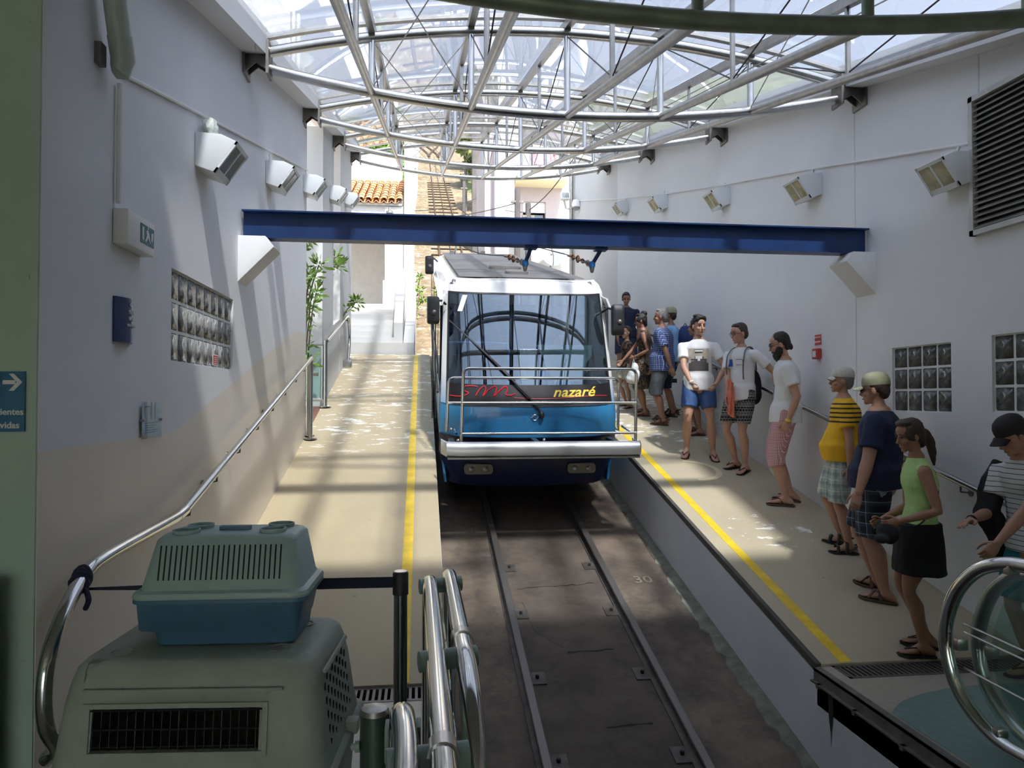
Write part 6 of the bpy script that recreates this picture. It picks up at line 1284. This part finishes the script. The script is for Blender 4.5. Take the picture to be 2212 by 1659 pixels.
def decal(info, obj, polys, m, name, off=.003, direction=(0, 1, 0), sub=8):
    """flat print laid on a garment: 2d outline in local x,z seen from the front, dropped onto the cloth"""
    bvh = BVHTree.FromPolygons([v.co for v in obj.data.vertices], [p.vertices for p in obj.data.polygons]); d = Vector(direction).normalized(); sx = d.cross(Vector((0, 0, 1))).normalized()
    mb = MB()
    for (x0, x1, z0, z1) in polys:
        vs = []
        for j in range(sub + 1):
            for i in range(sub + 1):
                o = sx * (x0 + (x1 - x0) * i / sub) * -1 + Vector((0, 0, z0 + (z1 - z0) * j / sub)) + d * .6; hit = bvh.ray_cast(o, -d); p = hit[0] if hit[0] is not None else o - d * .5; vs.append(p + d * off)
        mb.add(vs, [(j * (sub + 1) + i, j * (sub + 1) + i + 1, (j + 1) * (sub + 1) + i + 1, (j + 1) * (sub + 1) + i) for j in range(sub) for i in range(sub)])
    return mb.build(name, m, obj)
# ------------------------------------------------------------------ the queue, nearest first
W1 = person('woman in a lime green sleeveless top and black shorts, dark ponytail', 3.42, 4.70, 1.60, 72, 'skin_c', ((-.06, .02, 5), (.08, -.05, 8)), lean=(0, .01), hands={'L': (3.17, 4.55, .965), 'R': (3.22, 4.82, .93)}, head=(16, -14), fem=True, hair=('pony', 'hair_brown'), top=dict(mat='lime_top', sleeve=0, hem=-.15, loose=.006, fit=True, wr=.003, vox=.009), bottom=dict(mat='black_cloth', kind='skirt', hem=.60, loose=.018, flare=1.2, top=.12, vox=.010), shoes=('flip', 'sandal_black'), vox=.010, hvox=.004, poles={'L': (-.3, -1, -.3)}, curl=.5)
M1 = person('big man in a navy T-shirt, dark plaid shorts and khaki cap', 3.62, 5.46, 1.75, 48, 'skin_b', ((-.09, -.03, 10), (.11, .05, 10)), lean=(0, -.02), hands={'L': (3.27, 5.20, .97), 'R': (3.95, 5.85, 1.30)}, head=(0, -4), build=1.42, belly=.018, hair=('short', 'hair_brown'), cap=('khaki', 1, .075), glasses='sun', top=dict(mat='tee_navy', sleeve=.72, hem=-.10, loose=.022), bottom=dict(mat='plaid_dark', kind='shorts', hem=1.0, loose=.022), shoes=('cross', 'sandal_brown'), vox=.011, hvox=.004)
M2 = person('man in a yellow T-shirt with black stripes, flat cap and pale plaid shorts', 3.84, 6.28, 1.64, 64, 'skin_b', ((-.09, .0, 12), (.10, .04, 12)), hands={'L': (3.74, 6.02, 1.15), 'R': (4.06, 6.55, 1.47)}, poles={'R': (.1, -.2, -1)}, head=(6, 4), build=1.1, belly=.04, hair=('short', 'hair_grey'), cap=('cap_beige', 1, .045), top=dict(mat='tee_yellow', sleeve=.65, hem=-.10, loose=.018), bottom=dict(mat='plaid_pale', kind='shorts', hem=1.05, loose=.02), shoes=('strap', 'sandal_black'), vox=.012)
M3_ = person('bearded man in a white T-shirt and long pink plaid shorts', 3.85, 7.38, 1.81, 67, 'skin_d', ((-.07, .04, 6), (.09, -.03, 6)), lean=(0, .0), hands={'L': (3.765, 7.17, 1.545), 'R': (3.90, 7.68, 1.46)}, head=(4, -16), build=.95, hair=('manbun', 'hair_black'), beard='hair_black', glasses='clear', top=dict(mat='tee_white', sleeve=.62, hem=-.16, loose=.02), bottom=dict(mat='plaid_pink', kind='shorts', hem=1.22, loose=.022), shoes=('flip', 'sandal_brown'), vox=.011, hvox=.004, poles={'L': (-.4, -1, 0)}, curl=.6)
M4 = person('young man with glasses leaning one hand on the rail, printed black shorts', 3.82, 8.42, 1.76, 122, 'skin_d', ((-.06, .02, 6), (.10, -.02, 14)), lean=(-.02, .0), hands={'L': (4.09, 8.05, 1.85), 'R': (3.60, 8.30, 1.75)}, head=(-22, -10), build=.86, hair=('short', 'hair_brown'), glasses='clear', top=dict(mat='tee_white', sleeve=.62, hem=-.15, loose=.018), bottom=dict(mat='print_shorts', kind='shorts', hem=.80, loose=.020), shoes=('flip', 'sandal_black'), vox=.011, hvox=.0045)
M5 = person('young man in a white portrait T-shirt and blue shorts facing the camera', 3.50, 8.94, 1.78, 160, 'skin_d', ((-.17, .0, 12), (.15, .0, 12)), hands={'R': (3.31, 8.68, 1.97), 'L': (3.62, 8.68, 1.96)}, head=(28, -6), build=.95, hair=('quiff', 'hair_black'), top=dict(mat='tee_white', sleeve=.60, hem=-.16, loose=.018), bottom=dict(mat='shorts_blue', kind='shorts', hem=.70, loose=.020), shoes=('flip', 'sandal_red'), vox=.011, hvox=.0045, poles={'L': (-1, -.4, 0), 'R': (1, -.4, 0)}, curl=.7)
M6 = person('grey haired man in a blue checked shirt and grey denim shorts', 3.56, 10.52, 1.69, 55, 'skin_c', ((-.10, .0, 12), (.10, .05, 10)), hands={'L': (3.62, 10.22, 2.15), 'R': (3.50, 10.8, 2.25)}, head=(14, 0), build=1.1, belly=.02, hair=('short', 'hair_grey'), top=dict(mat='plaid_blue', sleeve=.78, hem=-.22, loose=.024), bottom=dict(mat='denim_grey', kind='shorts', hem=1.12, loose=.022), shoes=('strap', 'sandal_brown'), vox=.013, hvox=.006)
M7 = person('man in a khaki cap with a navy backpack, mostly hidden behind the checked shirt', 3.86, 10.98, 1.66, 58, 'skin_c', hands=None, build=1.0, hair=('short', 'hair_brown'), cap=('khaki', 1, .07), top=dict(mat='shirt_lightblue', sleeve=.6, hem=-.10, loose=.02), bottom=dict(mat='shorts_navy', kind='shorts', hem=1.1, loose=.02), shoes=('strap', 'sandal_black'), vox=.015, hvox=.007)
W2 = person('woman with a dark hair bun and bare shoulders carrying bags', 3.42, 11.02, 1.56, 74, 'skin_c', hands={'L': (3.25, 10.92, 2.42), 'R': (3.12, 11.2, 2.35)}, head=(0, -8), fem=True, build=1.15, hair=('bun', 'hair_black'), glasses='clear', top=dict(mat='leopard', sleeve=0, hem=-.05, loose=.008, fit=True), bottom=dict(mat='leopard', kind='skirt', hem=.95, loose=.014, top=.1), shoes=('flip', 'sandal_brown'), vox=.014, hvox=.006)
C1 = person('child standing half hidden in front of the woman with the bun', 3.30, 11.50, 1.27, 100, 'skin_d', head=(20, 0), fem=True, child=True, hair=('short', 'hair_brown'), top=dict(mat='leopard', sleeve=.5, hem=-.08, loose=.012), bottom=dict(mat='cloth_cream', kind='shorts', hem=.7, loose=.015), shoes=('flip', 'sandal_brown'), vox=.013, hvox=.006)
M8 = person('man in a navy V-neck T-shirt and navy shorts at the top of the queue', 3.80, 13.30, 1.68, 164, 'skin_c', ((-.13, .0, 10), (.13, .0, 10)), hands={'R': (3.62, 13.2, 2.85), 'L': (3.98, 13.15, 2.88)}, head=(6, -20), build=1.08, hair=('short', 'hair_black'), top=dict(mat='tee_navy', sleeve=.6, hem=-.08, loose=.016), bottom=dict(mat='shorts_navy', kind='shorts', hem=.85, loose=.024), shoes=('flip', 'sandal_black'), vox=.013, hvox=.006)
W3 = person('person in dark navy clothes almost hidden behind the portrait T-shirt', 3.88, 9.98, 1.60, 80, 'skin_c', fem=True, head=(10, 0), hair=('short', 'hair_brown'), top=dict(mat='tee_white', sleeve=.6, hem=.0, loose=.012), bottom=dict(mat='shorts_navy', kind='skirt', hem=1.0, loose=.03), shoes=('flip', 'sandal_red'), vox=.014, hvox=.007)
M9 = person('man in a black cap and striped white shirt reaching forward at the right edge', 3.87, 4.20, 1.67, 92, 'skin_b', ((-.10, .02, 8), (.10, -.02, 8)), lean=(0, .10), hands={'R': (3.44, 4.24, 1.02), 'L': (3.38, 3.98, .90)}, head=(-4, -30), build=1.0, hair=('short', 'hair_black'), cap=('cap_dark', 1, .075), top=dict(mat='tee_striped', sleeve=.6, hem=-.10, loose=.016), bottom=dict(mat='teal_cloth', kind='shorts', hem=.9, loose=.02), shoes=('flip', 'sandal_black'), vox=.010, hvox=.0035, curl={'L': .55, 'R': .18}, palms={'L': (.6, .3, -.7), 'R': (-.5, .2, -.8)})
# prints on the shirts
pr = M5; so = pr['shirt']; mat('print_beige', (.50, .44, .37), .85, var=.15, scale=18); mat('print_dark', (.07, .065, .065), .85); mat('print_blue', (.03, .12, .42), .8)
z0 = pr['neck'].z
pb = decal(pr, so, [(-.125, .125, z0 - .40, z0 - .12)], 'print_beige', 'portrait_print'); decal(pr, so, [(-.12, .12, z0 - .40, z0 - .30), (-.095, .10, z0 - .30, z0 - .25), (-.05, .06, z0 - .25, z0 - .22)], 'print_dark', 'portrait_coat', .0045); decal(pr, so, [(-.055, .055, z0 - .165, z0 - .135), (-.045, .045, z0 - .178, z0 - .165)], 'print_dark', 'portrait_cap', .0045); decal(pr, so, [(-.052, .052, z0 - .160, z0 - .142)], 'sign_white', 'portrait_cap_top', .006); decal(pr, so, [(-.04, .045, z0 - .25, z0 - .215), (-.012, .02, z0 - .275, z0 - .25)], 'sign_white', 'portrait_beard', .006)
decal(M4, M4['shirt'], [(-.05, .0, M4['neck'].z - .23, M4['neck'].z - .145)], 'print_blue', 'blue_print', .004, (.35, 1, 0)); decal(M4, M4['shirt'], [(.02, .10, M4['neck'].z - .15, M4['neck'].z - .145), (.02, .11, M4['neck'].z - .215, M4['neck'].z - .21), (.105, .11, M4['neck'].z - .215, M4['neck'].z - .15)], 'ink', 'line_print', .004, (.1, 1, 0))
decal(M3_, M3_['shirt'], [(-.07, -.01, M3_['neck'].z - .42, M3_['neck'].z - .26)], 'print_blue', 'blue_print', .004, (-.35, 1, 0)); decal(M3_, M3_['shirt'], [(-.055, -.025, M3_['neck'].z - .31, M3_['neck'].z - .28), (-.055, -.025, M3_['neck'].z - .36, M3_['neck'].z - .33)], 'sign_white', 'white_print', .006, (-.35, 1, 0))
decal(M8, M8['shirt'], [(-.09, -.045, M8['neck'].z - .19, M8['neck'].z - .14)], 'grey_print', 'chest_print', .004)
# watch, bags, towel, straps
def wrist_band(info, i, m, name, w=.012):
    pts, rad = info['ARM'][i]; a = pts[5].lerp(pts[6], .7); d = (pts[6] - pts[5]).normalized(); o = MB().tube([a - d * w, a + d * w], rad[6] * 1.18, 14).build(name, m, info['t']); return o
wrist_band(M3_, 0, 'watch_yellow', 'watch', .014); wrist_band(M5, 1, 'tee_white', 'bracelet', .008); wrist_band(M9, 1, 'black_cloth', 'bracelet', .008); wrist_band(M2, 1, 'print_dark', 'bracelet', .01)
def Wp(info, p): return info['IM'].inverted() @ Vector(p)
def blob(parts, vox=.008, wr=.006, seed=1.0, it=3):
    mb = MB()
    for c, r in parts: mb.ball(c, r, 14)
    return solid(mb, vox, it, .5, wr, 18, seed)
# lime top woman: black cross body bag
t = thing('shoulder_bag', 'black shoulder bag held before the woman in lime green', 'bag', (3.12, 4.62, .82)); put('pouch', blob([((3.12, 4.60, .88), (.05, .10, .075)), ((3.16, 4.68, .90), (.05, .08, .06)), ((3.06, 4.57, .85), (.04, .07, .03))]), 'black_cloth', t)
rg = W1['ring']; strap = [Wp(W1, p) for p in (Vector((.085, .10, -.02)) + W1['pel'], Vector((-.02, .115, .22)) + W1['pel'])]
sp = []
for tt, q in ((.10, R(150)), (.25, R(195)), (.42, R(230)), (.60, R(262)), (.78, R(290)), (.93, R(320)), (.97, R(0))):
    a = [p for p in W1['prof']]; rr = W1['ring'](tt, *([p for p in a if p[0] <= tt][-1][1:]), .016); n_ = len(rr); sp.append(Wp(W1, rr[int(q / (2 * math.pi) * n_) % n_]))
MB().tube(bez([Vector((3.14, 4.62, .94))] + sp, 4), .011, 6, flat=.4).build('strap', 'black_cloth', t)
# backpack of the man with glasses
t = thing('backpack', 'black backpack hanging behind the man with glasses', 'backpack', (4.0, 8.62, 1.75)); b0 = Wp(M4, M4['pel'] + Vector((-.07, -.17, .10))); put('sack', blob([(b0, (.09, .11, .20)), (b0 + Vector((0, 0, -.1)), (.095, .12, .14))], .012), 'black_cloth', t)
for s in (-1, 1):
    rr = []
    for tt, f in ((.30, .115), (.55, .13), (.80, .115), (.95, .06), (1.0, -.02), (.9, -.10), (.5, -.14)):
        c = M4['pel'].lerp(M4['neck'], tt); rr.append(Wp(M4, c + M4['U'] * s * (.115 if tt < .9 else .10) + M4['Fw'] * f))
    MB().tube(bez(rr, 4), .016, 6, flat=.4).build('strap', 'denim_grey', t)
# towel over his arm
t = tag(put('towel', (lambda mb: solid(mb, .010, 3, .5, .010, 20, 3))(MB().slab(lambda a, b: Vector((3.58 + .10 * a, 8.22 + .06 * a, 2.02 - .42 * b - .05 * a)) + Vector((0, .02 * math.sin(a * 9 + b * 3), 0)), 8, 8, (.02, .06, 0))), 'towel_orange'), 'orange red towel over the arm of the man with glasses', 'towel')
tag(put('cloth_bag', solid(MB().tube([(3.88, 7.70, 1.40), (3.87, 7.70, 1.26), (3.86, 7.68, 1.06), (3.89, 7.66, .93)], [.02, .045, .06, .03], 10), .010, 3, .5, .008, 20, 4), 'cloth_cream'), 'cream cloth bag hanging behind the bearded man\'s knees', 'bag')
# navy backpack of the cap man, handbag, carrier bag, phone
t = thing('backpack', 'navy backpack on the man in the khaki cap', 'backpack', (4.0, 10.9, 2.7)); b0 = Wp(M7, M7['pel'] + Vector((-.02, -.22, .30))); put('sack', blob([(b0, (.12, .15, .20)), (b0 + Vector((0, 0, .08)), (.10, .13, .14))], .012), 'seat_blue', t); MB().tube([b0 + Vector((-.03, 0, .2)), b0 + Vector((0, 0, .25)), b0 + Vector((.03, 0, .2))], .008, 6).build('top_loop', 'seat_blue', t)
t = thing('handbag', 'brown handbag on the shoulder of the woman with the bun', 'bag', (3.5, 10.85, 2.35)); put('pouch', blob([((3.52, 10.78, 2.42), (.13, .07, .13)), ((3.52, 10.78, 2.35), (.15, .07, .08))], .010), 'bag_brown', t)
for s in (-1, 1): MB().tube(bez([(3.46 + s * .04, 10.78, 2.52), (3.43 + s * .02, 10.80, 2.75), (3.44, 10.86, 2.87), (3.50 + s * .03, 10.86, 2.6)], 5), .009, 6).build('strap', 'bag_brown', t)
t = thing('carrier_bag', 'white plastic carrier bag hanging from the woman\'s hand', 'bag', (3.22, 10.88, 2.0)); put('sack', blob([((3.22, 10.86, 2.13), (.10, .09, .13)), ((3.24, 10.86, 2.24), (.06, .06, .10)), ((3.19, 10.86, 2.08), (.10, .08, .07))], .010, .012), 'bag_plastic', t); MB().tube([(3.20, 10.88, 2.26), (3.235, 10.91, 2.40), (3.26, 10.88, 2.26)], .008, 6).build('handle', 'bag_plastic', t)
t = thing('phone', 'black phone in the hand of the man in the checked shirt', 'phone', (3.60, 10.18, 2.06)); MB().box(3.565, 3.645, 10.13, 10.142, 2.01, 2.07).build('casing', 'phone_black', t, bevel=.004); MB().box(3.57, 3.64, 10.1285, 10.13, 2.016, 2.064).build('screen', 'pit_black', t)
# black jacket over the arm of the man at the right edge
t = tag(put('jacket', solid(MB().tube([Wp(M9, M9['sh'][1] + Vector((.0, -.03, .05))), Wp(M9, M9['sh'][1] + Vector((.03, .02, -.10))), Wp(M9, M9['ARM'][1][0][3] + Vector((.02, .0, .0))), Wp(M9, M9['pel'] + Vector((.20, .06, -.02))), Wp(M9, M9['pel'] + Vector((.20, .06, -.20)))], [.06, .075, .08, .085, .06], 12), .012, 3, .5, .012, 12, 9), 'black_cloth'), 'black jacket draped over the arm of the man in the black cap', 'jacket')
